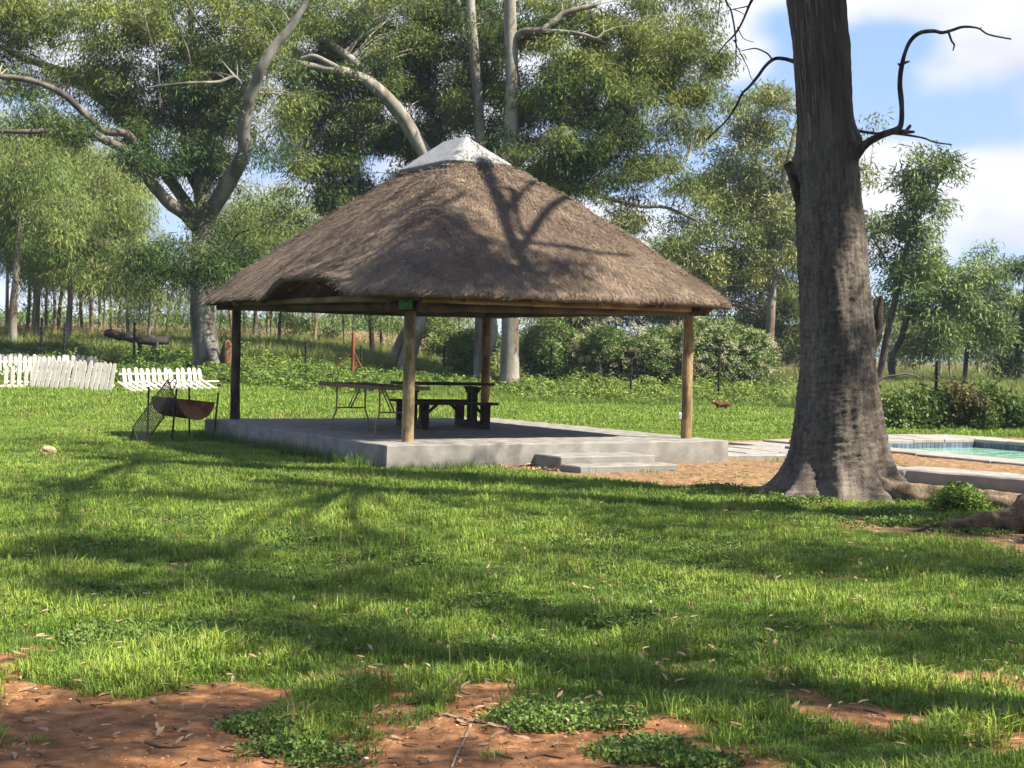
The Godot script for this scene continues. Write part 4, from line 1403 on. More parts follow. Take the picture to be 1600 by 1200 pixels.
# Crowns of the near trees, above and right of the frame; their dapple falls on the lawn, the trunk and the thatch.
func shade_trees() -> void:
	var r3 := thing("eucalyptus_tree", "eucalyptus beyond the right edge nearest the camera shading the foreground", "tree", Vector3(8.5, 0, -5.0))
	var dk := bark(Color(0.08, 0.06, 0.05), Color(0.15, 0.115, 0.09), Color(0.04, 0.03, 0.025), 1.0)
	var bm := mat(Color.WHITE, 0.9)
	var tb := Buf.new()
	var tv := curve([Vector3(0, -0.2, 0), Vector3(0, 0.5, 0), Vector3(0.05, 4, 0), Vector3(0.3, 8, 0.2), Vector3(0.2, 12, 0.1)], [0.6, 0.4, 0.34, 0.28, 0.15], 8)
	tb.tube(tv[0], tv[1], 20, dk)
	part(r3, "trunk", tb.mesh(bm))
	shade_hosts.append(r3)
	var TD = -shade_hosts[0].position.z
	lit_spots = [[at(1325, 430, TD - 0.3), 0.62], [at(1348, 650, TD - 0.3), 0.58], [at(1265, 745, TD - 0.5), 0.5]]
	# ground patches in shade: px, py, rx, ry, clumps, host
	var G := [
		[690, 738, 110, 16, 14, 0], [840, 765, 130, 20, 17, 0], [1010, 795, 150, 26, 24, 0], [1150, 820, 120, 24, 20, 0], [930, 872, 90, 20, 14, 1], [1000, 835, 110, 14, 14, 0],
		[1230, 885, 160, 30, 34, 1], [1400, 880, 170, 28, 36, 1], [1540, 890, 90, 26, 20, 1], [1500, 835, 110, 20, 26, 1], [1420, 800, 60, 12, 6, 0],
		[100, 700, 130, 14, 26, 0], [290, 705, 130, 12, 24, 0], [60, 770, 90, 22, 16, 0], [240, 780, 160, 10, 22, 0], [470, 770, 110, 16, 22, 0], [70, 850, 90, 40, 26, 0], [270, 866, 140, 16, 22, 0], [330, 915, 110, 18, 18, 1],
		[560, 860, 45, 50, 20, 0], [590, 940, 70, 40, 22, 1], [110, 920, 110, 14, 14, 0], [420, 985, 140, 18, 16, 1], [560, 1005, 110, 20, 18, 2], [830, 960, 110, 20, 18, 1], [700, 905, 60, 14, 7, 1],
		[1010, 1030, 110, 34, 16, 2], [1210, 985, 70, 26, 14, 1], [1390, 1010, 130, 26, 20, 2], [1550, 1000, 60, 30, 10, 2], [1160, 1100, 90, 26, 10, 2], [1420, 1180, 120, 26, 12, 2],
		[90, 1130, 130, 34, 22, 2], [320, 1125, 110, 22, 13, 2], [560, 1085, 100, 16, 9, 2], [60, 1190, 90, 20, 8, 2], [690, 1190, 120, 20, 10, 2], [1080, 1185, 90, 20, 8, 2], [880, 1060, 70, 16, 6, 2]]
	var xf := [[], [], []]
	var col := [[], [], []]
	var anchors := [[], [], []]
	for q in G:
		for k in int(q[4] * (0.75 if q[0] < 620 and q[1] < 940 else 0.5)):
			var w := rball()
			var g := gp(q[0] + w.x * q[2], q[1] + w.y * q[3])
			put_shade(g, rs(8.6, 12.0), q[5], xf, col, anchors, k % 5 == 0)
	# the trunk: mostly shaded, with sun getting in at a few places
	var D = -shade_hosts[0].position.z
	for k in 210:
		var y := rs(-80, 775)
		var px := rs(1230, 1375)
		if pow((px - 1325) / 85, 2) + pow((y - 440) / 120, 2) < 1: continue
		if pow((px - 1350) / 75, 2) + pow((y - 655) / 110, 2) < 1: continue
		if y > 690 and rs(0, 1) < 0.6: continue
		put_shade(at(px, y, D - 0.4), rs(9.0, 13.5), 0, xf, col, anchors, k % 8 == 0)
	# thatch: the soft shade at the front corner and a few limbs
	var onroof := func(px: float, py: float) -> Vector3:
		var r := ray(px, py)
		for k in 300:
			var p := cam.position + r * (19.0 + k * 0.03)
			var l := p - C0
			var a := absf(l.dot(U)) / ROOF_A
			var b := absf(l.dot(V))
			var t := 1.0 - maxf(a, (b - RL) / (ROOF_B - RL))
			if t > 0 and p.y < EAVE + (RIDGE - EAVE) * t: return p
		return cam.position + r * 24
	for q in [[690, 400, 85, 55, 46], [610, 430, 60, 30, 12], [760, 430, 90, 45, 26], [850, 425, 60, 26, 9], [640, 350, 40, 30, 5]]:
		for k in int(q[4]):
			var w := rball()
			put_shade(onroof.call(q[0] + w.x * q[2], q[1] + w.y * q[3]), rs(10.5, 13.5), 0, xf, col, anchors, k % 6 == 0)
	for l in [[[748, 255, 14], [762, 300, 13], [778, 340, 12], [800, 395, 11], [830, 430, 9]], [[806, 265, 5], [795, 310, 5], [783, 350, 6]], [[880, 315, 7], [850, 335, 8], [822, 375, 8], [806, 400, 9]], [[830, 290, 5], [806, 312, 5], [800, 345, 5], [812, 375, 6]], [[820, 385, 6], [880, 392, 6], [935, 402, 5], [980, 405, 5]], [[600, 395, 4], [660, 345, 4], [720, 310, 4]]]:
		var pts := []
		var rad := []
		for q in l:
			pts.append(onroof.call(q[0], q[1]) + S * 14.5 - shade_hosts[0].position); rad.append(q[2] * 24 / F)
		var cv := curve(pts, rad, 5)
		var lb := Buf.new()
		lb.tube(cv[0], cv[1], 10, dk)
		part(shade_hosts[0], "limb", lb.mesh(bm))
	for h in 3:
		scatter(shade_hosts[h], "crown", LEAF["shade"], xf[h], col[h])
		var lb := Buf.new()
		var top: Vector3 = [Vector3(-0.3, 11.0, 0), Vector3(-0.1, 9.5, 0.1), Vector3(0.3, 9.0, 0.2)][h]
		for a in anchors[h]:
			var e: Vector3 = a - shade_hosts[h].position
			var cv := curve([top, top.lerp(e, 0.5) + Vector3(0, 0.8, 0), e], [0.03, 0.02, 0.008], 3)
			lb.tube(cv[0], cv[1], 6, dk, null, false)
		part(shade_hosts[h], "branches", lb.mesh(bm), "stuff")

var lit_spots := []

func put_shade(g: Vector3, h: float, host: int, xf: Array, col: Array, anchors: Array, anchor: bool) -> void:
	for w in lit_spots:
		if (g - w[0]).cross(S).length() < w[1]: return
	var p := g + S * (h / S.y)
	var t := rs(0.8, 1.2)
	xf[host].append(Transform3D(Basis(Vector3.UP, rs(0, TAU)).scaled(Vector3.ONE * rs(0.8, 1.15)), p - shade_hosts[host].position))
	col[host].append(Color(0.07 * t, 0.105 * t, 0.03 * t))
	if anchor: anchors[host].append(p)

# ---------------------------------------------------------------- trees, shrubs, weeds
var nyoung := []

func background() -> void:
	var lm := leafmat(0.7)
	LEAF["gum"] = leaf_clump(56, 0.5, 0.20, 0.034, 0.45, 1, lm)
	LEAF["young"] = leaf_clump(46, 0.5, 0.24, 0.030, 0.6, 2, lm, 1.0)
	LEAF["far"] = leaf_clump(40, 0.6, 0.30, 0.06, 0.45, 3, lm)
	LEAF["shade"] = leaf_clump(70, 0.62, 0.22, 0.045, 0.4, 4, lm)
	LEAF["shrub"] = leaf_clump(90, 0.33, 0.11, 0.06, 0.05, 5, lm)
	LEAF["weed"] = leaf_clump(46, 0.26, 0.14, 0.06, -0.15, 6, lm)
	LEAF["bloom"] = leaf_clump(34, 0.30, 0.07, 0.06, -0.3, 7, leafmat(0.4, 0.7))
	var bm := tri(mat(Color.WHITE, 0.85), ntex(0.03, Color(0.75, 0.75, 0.75), Color.WHITE, 4, 256, FastNoiseLite.TYPE_SIMPLEX_SMOOTH, 81), 0.8, null, 0, Vector3(2.5, 0.7, 2.5))
	var pale := bark(Color(0.20, 0.195, 0.17), Color(0.33, 0.315, 0.27), Color(0.12, 0.08, 0.05), 0.45)
	var greyb := bark(Color(0.15, 0.145, 0.13), Color(0.27, 0.26, 0.225), Color(0.075, 0.06, 0.045), 0.5)
	var tan := bark(Color(0.30, 0.23, 0.15), Color(0.46, 0.38, 0.28), Color(0.13, 0.085, 0.05), 0.6)
	var darkb := bark(Color(0.075, 0.06, 0.048), Color(0.14, 0.11, 0.085), Color(0.04, 0.032, 0.026), 0.6)
	dark_bark = bark(Color(0.10, 0.085, 0.07), Color(0.19, 0.165, 0.14), Color(0.05, 0.04, 0.035), 0.6)
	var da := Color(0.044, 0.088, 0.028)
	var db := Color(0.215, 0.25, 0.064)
	# the broad tree at left
	tree("eucalyptus_tree", "broad dark eucalyptus with pale forking limbs left of the pavilion", "", [
		[[324, 582, 48, 25], [322, 560, 48, 21], [319, 520, 48, 20], [316, 470, 48, 19], [316, 400, 48, 18], [318, 340, 48, 17], [314, 250, 48.3, 11], [308, 150, 48.6, 9], [300, 50, 49, 6], [296, -40, 49, 4]],
		[[318, 350, 48, 13], [345, 305, 47.6, 13], [366, 270, 47.2, 12], [382, 238, 46.8, 11], [381, 205, 46.6, 10], [388, 165, 46.4, 9.5], [400, 130, 46.2, 9], [408, 105, 46, 8.5], [430, 72, 46, 7.5], [456, 40, 46, 6], [480, 0, 46, 4]],
		[[314, 360, 48, 12], [290, 335, 47.5, 11], [265, 318, 47, 10], [240, 290, 46.6, 9], [215, 262, 46.2, 8], [190, 232, 45.8, 7], [120, 205, 45.4, 5.5], [40, 206, 45, 4], [-30, 204, 45, 3]],
		[[240, 290, 46.6, 7], [205, 215, 46, 6.5], [165, 205, 45.8, 6], [130, 175, 45.6, 5.5], [95, 145, 45.4, 5], [45, 125, 45.2, 4.5], [-20, 118, 45, 4]],
		[[300, 330, 48.4, 9], [250, 260, 48.8, 8.5], [195, 195, 49, 8], [160, 155, 49.2, 8], [125, 122, 49.4, 7.5], [95, 110, 49.6, 6], [40, 92, 49.8, 5], [0, 72, 50, 4.5], [-40, 55, 50, 4]],
		[[82, 75, 48, 5], [78, 50, 48, 5], [66, 28, 48, 4.5], [48, 8, 48, 4]],
		[[320, 505, 48, 9], [326, 530, 47.7, 9], [334, 560, 47.5, 10], [340, 584, 47.4, 13]],
		[[390, 165, 46.4, 3], [370, 122, 46, 2.6], [340, 128, 45.5, 2.4], [290, 130, 45, 2.2], [230, 137, 45, 1.6]],
		[[310, 300, 48.5, 7], [292, 260, 48.8, 6], [285, 200, 49, 5], [270, 120, 49.4, 4]], [[215, -20, 45, 1.3], [222, 10, 45, 1.2], [232, 50, 45, 1.1], [243, 88, 45, 1], [249, 130, 45, 0.9], [250, 168, 45, 0.7]], [[266, -10, 45, 1.3], [271, 20, 45, 1.2], [283, 52, 45, 1.1], [294, 80, 45, 1], [299, 106, 45, 0.8]], [[290, 0, 45, 1.3], [306, 28, 45, 1.2], [324, 52, 45, 1.1], [338, 68, 45, 0.8]], [[335, 440, 47, 1.6], [366, 372, 46.6, 1.5], [400, 356, 46.3, 1.4], [440, 338, 46, 1.2], [464, 322, 46, 0.8]]],
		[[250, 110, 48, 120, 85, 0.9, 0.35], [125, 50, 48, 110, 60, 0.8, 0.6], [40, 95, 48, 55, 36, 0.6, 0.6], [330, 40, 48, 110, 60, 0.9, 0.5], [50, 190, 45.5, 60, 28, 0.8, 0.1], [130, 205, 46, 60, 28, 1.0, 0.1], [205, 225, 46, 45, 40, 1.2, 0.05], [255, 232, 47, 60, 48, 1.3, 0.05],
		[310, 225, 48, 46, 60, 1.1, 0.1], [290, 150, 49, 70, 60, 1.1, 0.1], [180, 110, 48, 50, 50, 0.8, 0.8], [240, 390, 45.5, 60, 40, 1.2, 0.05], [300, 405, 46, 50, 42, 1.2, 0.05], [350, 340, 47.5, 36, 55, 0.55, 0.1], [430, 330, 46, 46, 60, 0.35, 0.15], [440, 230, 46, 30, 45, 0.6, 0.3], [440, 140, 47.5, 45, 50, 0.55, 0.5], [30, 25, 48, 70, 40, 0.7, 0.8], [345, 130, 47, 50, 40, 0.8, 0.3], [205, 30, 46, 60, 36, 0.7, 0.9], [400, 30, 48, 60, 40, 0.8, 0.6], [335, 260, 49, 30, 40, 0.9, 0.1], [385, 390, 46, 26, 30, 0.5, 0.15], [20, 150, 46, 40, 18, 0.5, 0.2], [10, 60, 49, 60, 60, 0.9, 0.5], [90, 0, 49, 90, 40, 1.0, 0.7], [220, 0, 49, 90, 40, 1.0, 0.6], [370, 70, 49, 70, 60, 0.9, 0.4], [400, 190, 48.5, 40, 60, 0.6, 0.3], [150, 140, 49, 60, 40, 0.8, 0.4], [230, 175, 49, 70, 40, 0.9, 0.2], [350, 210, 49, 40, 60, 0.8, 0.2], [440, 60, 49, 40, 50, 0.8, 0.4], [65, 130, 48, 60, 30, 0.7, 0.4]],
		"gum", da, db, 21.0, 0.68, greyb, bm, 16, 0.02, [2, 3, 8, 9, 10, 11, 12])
	# the leaning pale trunk behind the roof
	tree("eucalyptus_tree", "dark eucalyptus with a pale trunk leaning left behind the thatch peak", "", [
		[[628, 604, 52, 17], [632, 580, 52, 15], [643, 540, 52, 13], [656, 495, 52, 12.5], [668, 430, 52, 12], [676, 340, 52, 12], [668, 255, 52, 11.5], [650, 218, 52, 11.5], [625, 178, 51.8, 11], [598, 147, 51.6, 10.5], [570, 125, 51.4, 9], [535, 112, 51.2, 8], [482, 103, 51, 6], [440, 92, 51, 3]],
		[[597, 146, 51.6, 8], [575, 120, 51.8, 7], [548, 92, 52, 6.5], [512, 66, 52.4, 5.5], [488, 52, 52.6, 5], [455, 38, 53, 4]],
		[[545, 116, 51.3, 5], [512, 98, 51, 4.5], [490, 88, 51, 4], [470, 92, 51, 2.5]],
		[[618, 604, 52.4, 10], [612, 575, 52.4, 9], [628, 530, 52.4, 8], [645, 500, 52.4, 7]],
		[[552, 330, 53, 5], [555, 280, 53, 4.5], [560, 235, 53, 4], [556, 190, 53, 3]]],
		[[545, 160, 53, 85, 80, 1.15, 0.15], [600, 70, 53.5, 100, 75, 1.15, 0.3], [485, 60, 53, 55, 55, 0.8, 0.4], [520, 255, 53, 60, 60, 1.0, 0.15], [605, 240, 53.5, 60, 60, 1.2, 0.1], [560, 320, 53, 50, 34, 0.8, 0.15], [480, 215, 52, 40, 50, 0.7, 0.7], [540, 20, 53, 70, 40, 1, 0.5], [500, 320, 53, 40, 30, 0.5, 0.2], [470, 150, 52, 30, 40, 0.7, 0.6], [590, 320, 53, 46, 36, 1.1, 0.1], [560, 100, 55, 120, 70, 1.0, 0.2], [520, 190, 55, 80, 70, 1.0, 0.15], [640, 160, 55, 60, 90, 1.1, 0.15], [470, 10, 54, 70, 40, 1.0, 0.5], [620, 10, 54, 80, 40, 1.0, 0.4], [530, 290, 55, 60, 50, 0.8, 0.2]],
		"gum", da, db, 21.0, 0.68, pale, bm, 16, 0.018)
	tree("eucalyptus_tree", "tall eucalyptus whose slim straight white trunk rises behind the ridge cap", "", [
		[[747, 604, 53, 9], [748, 540, 53, 7.5], [750, 490, 53, 7.5], [752, 350, 53, 8], [752, 240, 53, 7.5], [749, 190, 53, 8], [746, 140, 53, 8], [741, 90, 53, 8.5], [737, 40, 53, 8], [733, -30, 53, 7]],
		[[741, 90, 53, 5], [725, 60, 53.4, 5], [718, 20, 53.6, 4.5], [712, -20, 53.8, 4]],
		[[760, 604, 52.7, 9], [758, 560, 52.7, 8], [772, 520, 52.7, 6], [768, 480, 52.8, 5]]],
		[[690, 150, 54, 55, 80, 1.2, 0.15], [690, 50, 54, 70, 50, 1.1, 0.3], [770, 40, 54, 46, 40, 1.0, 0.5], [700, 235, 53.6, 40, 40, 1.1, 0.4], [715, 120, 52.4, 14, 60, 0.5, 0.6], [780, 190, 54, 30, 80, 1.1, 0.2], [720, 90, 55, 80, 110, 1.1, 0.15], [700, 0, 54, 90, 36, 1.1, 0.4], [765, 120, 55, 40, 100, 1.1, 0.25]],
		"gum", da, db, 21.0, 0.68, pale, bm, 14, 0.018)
	tree("eucalyptus_tree", "largest eucalyptus with thick grey trunk and bright crown reaching right", "", [
		[[794, 610, 51, 18], [796, 580, 51, 15.5], [797, 540, 51, 14], [798, 490, 51, 13.5], [800, 350, 51, 13], [799, 200, 51, 10.5], [800, 120, 51, 10.5], [798, 60, 51, 10], [797, 20, 51, 9], [796, -40, 51, 8]],
		[[803, 62, 51, 6], [818, 50, 50.8, 6], [845, 47, 50.6, 5.5], [868, 32, 50.6, 5], [884, 20, 50.6, 4.5], [930, 8, 50.6, 4]],
		[[845, 48, 50.6, 4], [885, 50, 50.4, 3.2], [915, 55, 50.2, 2.8], [932, 60, 50, 2.4], [943, 50, 50, 1.6]],
		[[803, 260, 51, 8], [850, 215, 51.5, 6.5], [910, 185, 52, 5], [980, 160, 52.5, 4], [1050, 130, 53, 3]],
		[[802, 340, 51, 7], [870, 300, 51, 5], [940, 285, 51, 4.5], [1010, 268, 51, 3.5], [1070, 262, 51, 2.5]],
		[[930, 305, 51, 3.5], [1000, 322, 51, 3], [1040, 324, 51, 2.6], [1090, 345, 51, 2]]],
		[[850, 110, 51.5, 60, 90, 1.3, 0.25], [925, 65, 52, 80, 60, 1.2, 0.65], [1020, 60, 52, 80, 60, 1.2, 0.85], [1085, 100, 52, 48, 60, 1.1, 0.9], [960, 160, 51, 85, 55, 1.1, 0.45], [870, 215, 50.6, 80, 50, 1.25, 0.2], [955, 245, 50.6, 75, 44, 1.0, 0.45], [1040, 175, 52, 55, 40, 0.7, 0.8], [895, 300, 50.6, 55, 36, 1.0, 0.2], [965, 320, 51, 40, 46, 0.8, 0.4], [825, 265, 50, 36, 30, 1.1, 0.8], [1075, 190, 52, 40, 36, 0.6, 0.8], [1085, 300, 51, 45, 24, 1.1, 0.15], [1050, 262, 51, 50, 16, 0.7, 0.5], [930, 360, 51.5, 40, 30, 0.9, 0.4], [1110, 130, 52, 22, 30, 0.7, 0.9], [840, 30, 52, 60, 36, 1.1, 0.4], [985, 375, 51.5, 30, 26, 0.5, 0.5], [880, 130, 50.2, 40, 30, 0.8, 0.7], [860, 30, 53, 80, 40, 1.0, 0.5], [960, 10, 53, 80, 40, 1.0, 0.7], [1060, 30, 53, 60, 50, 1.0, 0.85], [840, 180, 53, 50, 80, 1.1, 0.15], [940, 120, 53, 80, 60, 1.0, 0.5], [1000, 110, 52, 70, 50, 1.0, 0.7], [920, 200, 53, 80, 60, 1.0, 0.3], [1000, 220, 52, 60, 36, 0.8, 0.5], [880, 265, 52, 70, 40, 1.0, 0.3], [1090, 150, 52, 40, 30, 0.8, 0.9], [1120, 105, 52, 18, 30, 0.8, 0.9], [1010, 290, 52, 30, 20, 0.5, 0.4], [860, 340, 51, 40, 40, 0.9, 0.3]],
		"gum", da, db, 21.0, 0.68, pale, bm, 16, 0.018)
	# paler trees farther right
	var pa := Color(0.085, 0.135, 0.040)
	var pb := Color(0.225, 0.25, 0.082)
	tree("eucalyptus_tree", "pale loose eucalyptus with white limbs showing just left of the big trunk", "", [
		[[1200, 600, 72, 8], [1205, 480, 72, 7], [1212, 380, 72, 6], [1218, 320, 72, 5.5], [1226, 275, 72, 5], [1235, 235, 72, 4], [1248, 180, 72, 2]],
		[[1214, 360, 72, 4], [1200, 300, 72, 3.5], [1192, 275, 72, 3], [1176, 230, 72, 2]],
		[[1208, 420, 72, 4], [1180, 360, 72, 3.5], [1160, 330, 72, 2.5], [1130, 310, 72, 1.8]],
		[[1216, 340, 72, 4], [1270, 300, 72, 3.5], [1330, 270, 72, 3], [1360, 262, 72, 2]]],
		[[1190, 165, 72, 50, 36, 0.5, 0.9], [1150, 215, 72, 40, 36, 0.45, 0.9], [1225, 215, 72, 36, 50, 0.45, 0.8], [1160, 300, 72, 60, 44, 0.65, 0.8], [1225, 320, 72, 40, 40, 0.7, 0.7], [1190, 385, 71, 60, 50, 0.9, 0.5], [1120, 385, 71, 60, 50, 0.9, 0.7], [1080, 400, 70, 46, 50, 0.8, 0.6], [1358, 275, 72, 30, 24, 0.6, 0.9], [1345, 200, 72, 16, 18, 0.4, 0.8], [1370, 330, 72, 24, 30, 0.35, 0.6], [1100, 210, 72, 20, 20, 0.4, 0.9], [1125, 330, 73, 64, 50, 0.8, 0.8], [1185, 245, 73, 60, 55, 0.75, 0.9], [1215, 170, 73, 40, 45, 0.6, 0.9], [1060, 440, 71, 46, 40, 0.9, 0.6], [1035, 400, 71, 30, 40, 0.7, 0.6], [1225, 400, 73, 40, 60, 0.9, 0.5], [1145, 260, 73, 40, 40, 0.6, 0.8], [1150, 430, 73, 60, 50, 0.9, 0.5], [1200, 320, 74, 60, 60, 0.9, 0.6]],
		"far", pa, pb, 17.0, 1.0, pale, bm, 10, 0.02)
	tree("eucalyptus_tree", "dense grey green tree right behind the flowering shrubs and thatch corner", "", [
		[[1180, 610, 82, 7], [1185, 520, 82, 6], [1192, 430, 82, 4], [1195, 380, 82, 2]]],
		[[1190, 460, 82, 70, 60, 1.1, 0.2], [1150, 520, 82, 60, 50, 1.1, 0.2], [1230, 540, 82, 60, 50, 1.1, 0.1], [1240, 440, 82, 40, 50, 1.0, 0.3], [1110, 470, 80, 40, 50, 1.0, 0.6], [1085, 500, 80, 50, 40, 1.0, 0.4]],
		"far", da, pb, 16.0, 1.1, darkb, bm, 8, 0.02)
	tree("eucalyptus_tree", "mid green tree behind the pavilion under the right half of the thatch", "", [
		[[910, 600, 74, 6], [912, 540, 74, 5], [915, 470, 74, 4], [920, 430, 74, 2]]],
		[[850, 500, 74, 60, 30, 0.8, 0.5], [930, 490, 74, 60, 36, 0.9, 0.5], [1010, 480, 74, 60, 40, 0.9, 0.5], [960, 440, 74, 60, 36, 0.7, 0.5], [1040, 430, 74, 40, 36, 0.7, 0.6]],
		"far", pa, pb, 17.0, 1.0, darkb, bm, 8, 0.02)
	# right of the big trunk
	var ra := Color(0.060, 0.110, 0.032)
	var rb := Color(0.18, 0.25, 0.075)
	tree("eucalyptus_tree", "tallest conical young eucalyptus right of the big trunk", "", [
		[[1372, 608, 60, 6], [1385, 530, 60, 5.5], [1398, 470, 60, 5], [1410, 410, 60, 4], [1428, 350, 60, 3], [1436, 290, 60, 2], [1439, 232, 60, 0.8]],
		[[1428, 350, 60, 2], [1455, 310, 60, 1.6], [1475, 270, 60, 0.8]],
		[[1402, 450, 60, 2], [1380, 400, 60, 1.6], [1362, 370, 60, 0.8]]],
		[[1438, 248, 60, 14, 22, 1.0, 0.6], [1434, 290, 60, 26, 30, 1.1, 0.4], [1470, 272, 60, 20, 26, 1.1, 0.4], [1452, 308, 60, 28, 30, 1.1, 0.5], [1420, 330, 60, 28, 34, 1.1, 0.3], [1435, 360, 60, 26, 30, 0.9, 0.4], [1395, 345, 60, 26, 20, 0.4, 0.5], [1412, 400, 60, 34, 36, 1.1, 0.35], [1380, 385, 60, 26, 40, 0.5, 0.5], [1428, 440, 60, 26, 34, 0.9, 0.4], [1392, 470, 61, 22, 40, 0.6, 0.5]],
		"far", ra, rb, 18.0, 0.75, darkb, bm, 8, 0.014)
	tree("eucalyptus_tree", "round bright green eucalyptus to the right of the conical one", "", [
		[[1398, 606, 64, 6], [1392, 560, 64, 5.5], [1408, 530, 64, 5], [1420, 480, 64, 4.5], [1440, 430, 64, 3], [1465, 390, 64, 1.5]],
		[[1420, 480, 64, 3], [1460, 440, 64, 2.4], [1490, 420, 64, 1.2]]],
		[[1466, 412, 64, 34, 32, 1.1, 0.8], [1494, 440, 64, 26, 34, 1.0, 0.8], [1448, 460, 64, 40, 36, 1.1, 0.5], [1490, 490, 64, 36, 36, 1.0, 0.4], [1450, 520, 64, 40, 36, 0.9, 0.4], [1420, 420, 64, 26, 26, 0.8, 0.4], [1420, 530, 64, 30, 30, 0.6, 0.5]],
		"far", ra, rb, 18.0, 0.8, darkb, bm, 8, 0.014)
	tree("eucalyptus_tree", "upright eucalyptus with a narrow leaning top near the right edge", "", [
		[[1506, 606, 66, 4], [1512, 540, 66, 3.5], [1520, 490, 66, 3], [1540, 440, 66, 2], [1550, 402, 66, 0.8]]],
		[[1550, 415, 66, 18, 24, 1.1, 0.5], [1540, 450, 66, 24, 30, 1.1, 0.4], [1522, 490, 66, 26, 30, 1.0, 0.4], [1545, 520, 66, 40, 34, 1.0, 0.6], [1570, 480, 66, 24, 36, 0.9, 0.6], [1516, 440, 66, 10, 14, 0.6, 0.4]],
		"far", ra, rb, 18.0, 0.7, darkb, bm, 8, 0.014)
	tree("eucalyptus_tree", "dark dense eucalyptus cut by the right edge of the view", "", [
		[[1590, 606, 68, 6], [1592, 540, 68, 5], [1600, 460, 68, 3], [1606, 420, 68, 1]]],
		[[1598, 448, 68, 26, 36, 1.2, 0.2], [1600, 500, 68, 34, 40, 1.2, 0.1], [1585, 540, 68, 36, 36, 1.1, 0.15], [1640, 480, 68, 40, 50, 1.1, 0.3]],
		"far", da, rb, 15.0, 0.8, darkb, bm, 8, 0.014)
	# wood along the far side of the field, one mass
	var woods := []
	var wc := []
	for k in 3000:
		var px := rs(-100, 1720)
		var d := rs(120, 190)
		var q := at(px, 560, d)
		var b := gh(q.x, -d)
		var hmax := (5.2 if px > 1000 else 2.6) * (0.7 + 0.6 * nz.get_noise_1d(px * 0.15 + floor(d / 20) * 40)) + (1.5 if px > 1250 else 0.0)
		var t := rs(0.75, 1.25)
		woods.append(Transform3D(Basis(Vector3.UP, rs(0, TAU)).scaled(Vector3.ONE * rs(1.4, 2.4)), Vector3(q.x, b + hmax * sqrt(rs(0, 1)), -d)))
		var c := ra.lerp(rb, rs(0, 0.6))
		wc.append(Color(c.r * t, c.g * t, c.b * t))
	var fw := scatter(self, "far_wood", LEAF["far"], woods, wc)
	metas(fw, "far low wood closing the view beyond the field", "wood")
	# young slim eucalypts: base px, distance, top py, trunk px, bark
	var Y := [[22, 54, 215, 6.5, 1, 0.5], [106, 56, 330, 5.5, 1, 0.5], [196, 55, 400, 3, 1, 0.4], [60, 57, 300, 5, 0, 0.3], [-10, 56, 240, 7, 0, 0.3], [82, 60, 250, 3, 0, 0.6], [140, 62, 240, 3, 0, 0.7], [172, 62, 300, 2.5, 0, 0.6], [38, 64, 215, 3, 0, 0.6], [232, 60, 395, 3, 1, 0.5], [244, 64, 400, 2.5, 0, 0.5], [262, 62, 410, 2.2, 0, 0.5], [158, 70, 330, 2, 0, 0.6], [124, 74, 260, 2.5, 0, 0.7],
		[215, 76, 360, 2, 0, 0.5], [280, 74, 360, 2, 0, 0.5], [360, 68, 420, 3, 0, 0.5], [396, 62, 330, 3.4, 2, 0.6], [417, 64, 300, 2.6, 1, 0.7], [424, 66, 340, 2.2, 1, 0.6], [437, 58, 400, 3, 2, 0.6], [455, 70, 320, 2.4, 0, 0.8], [470, 68, 380, 2.4, 0, 0.6], [494, 78, 440, 2, 0, 0.6], [515, 70, 470, 1.6, 0, 0.4], [536, 62, 400, 2.4, 1, 0.7], [547, 72, 420, 2, 0, 0.6], [580, 58, 400, 4.6, 3, 0.4], [592, 62, 430, 2.6, 3, 0.4], [676, 66, 400, 3, 0, 0.6], [700, 70, 440, 2.4, 0, 0.7], [720, 64, 430, 2.6, 0, 0.6], [668, 78, 420, 2, 0, 0.5],
		[1400, 78, 520, 2, 3, 0.4], [1424, 84, 500, 2, 0, 0.4], [1466, 80, 480, 2, 0, 0.5], [1486, 76, 500, 2, 0, 0.5], [1530, 84, 500, 2.2, 0, 0.5], [1556, 74, 470, 2.6, 0, 0.6], [1576, 86, 500, 2, 0, 0.5], [1620, 80, 460, 2.4, 0, 0.5]]
	Y += [[8, 62, 200, 3, 0, 0.6], [50, 66, 190, 3, 0, 0.7], [92, 64, 215, 3, 0, 0.7], [128, 68, 225, 2.6, 0, 0.8], [152, 64, 250, 2.6, 1, 0.7], [182, 66, 270, 2.4, 0, 0.6], [-20, 64, 205, 3, 0, 0.4], [72, 70, 205, 2.6, 0, 0.5], [340, 76, 340, 2, 0, 0.6], [378, 78, 300, 2.2, 0, 0.7], [448, 76, 290, 2.2, 0, 0.8], [484, 80, 320, 2, 0, 0.8]]
	Y.sort_custom(func(a, c) -> bool: return a[0] < c[0])
	var ya := Color(0.090, 0.155, 0.038)
	var yb := Color(0.215, 0.27, 0.08)
	var bks := [tan, pale, greyb, darkb]
	var where := func(px: float) -> String:
		if px < 180: return "behind the picket fence heap"
		if px < 300: return "between the picket fence and the broad tree"
		if px < 600: return "seen under the left eave of the pavilion"
		if px < 800: return "seen behind the picnic table"
		return "along the field right of the big trunk"
	var count := {}
	for y in Y:
		var wh: String = where.call(y[0])
		count[wh] = count.get(wh, 0) + 1
	var seen := {}
	var words := ["leftmost", "second", "third", "fourth", "fifth", "sixth", "seventh", "eighth", "ninth", "tenth", "eleventh", "twelfth", "thirteenth", "fourteenth", "fifteenth", "sixteenth", "seventeenth", "eighteenth", "nineteenth", "twentieth", "twenty-first", "twenty-second", "twenty-third", "twenty-fourth"]
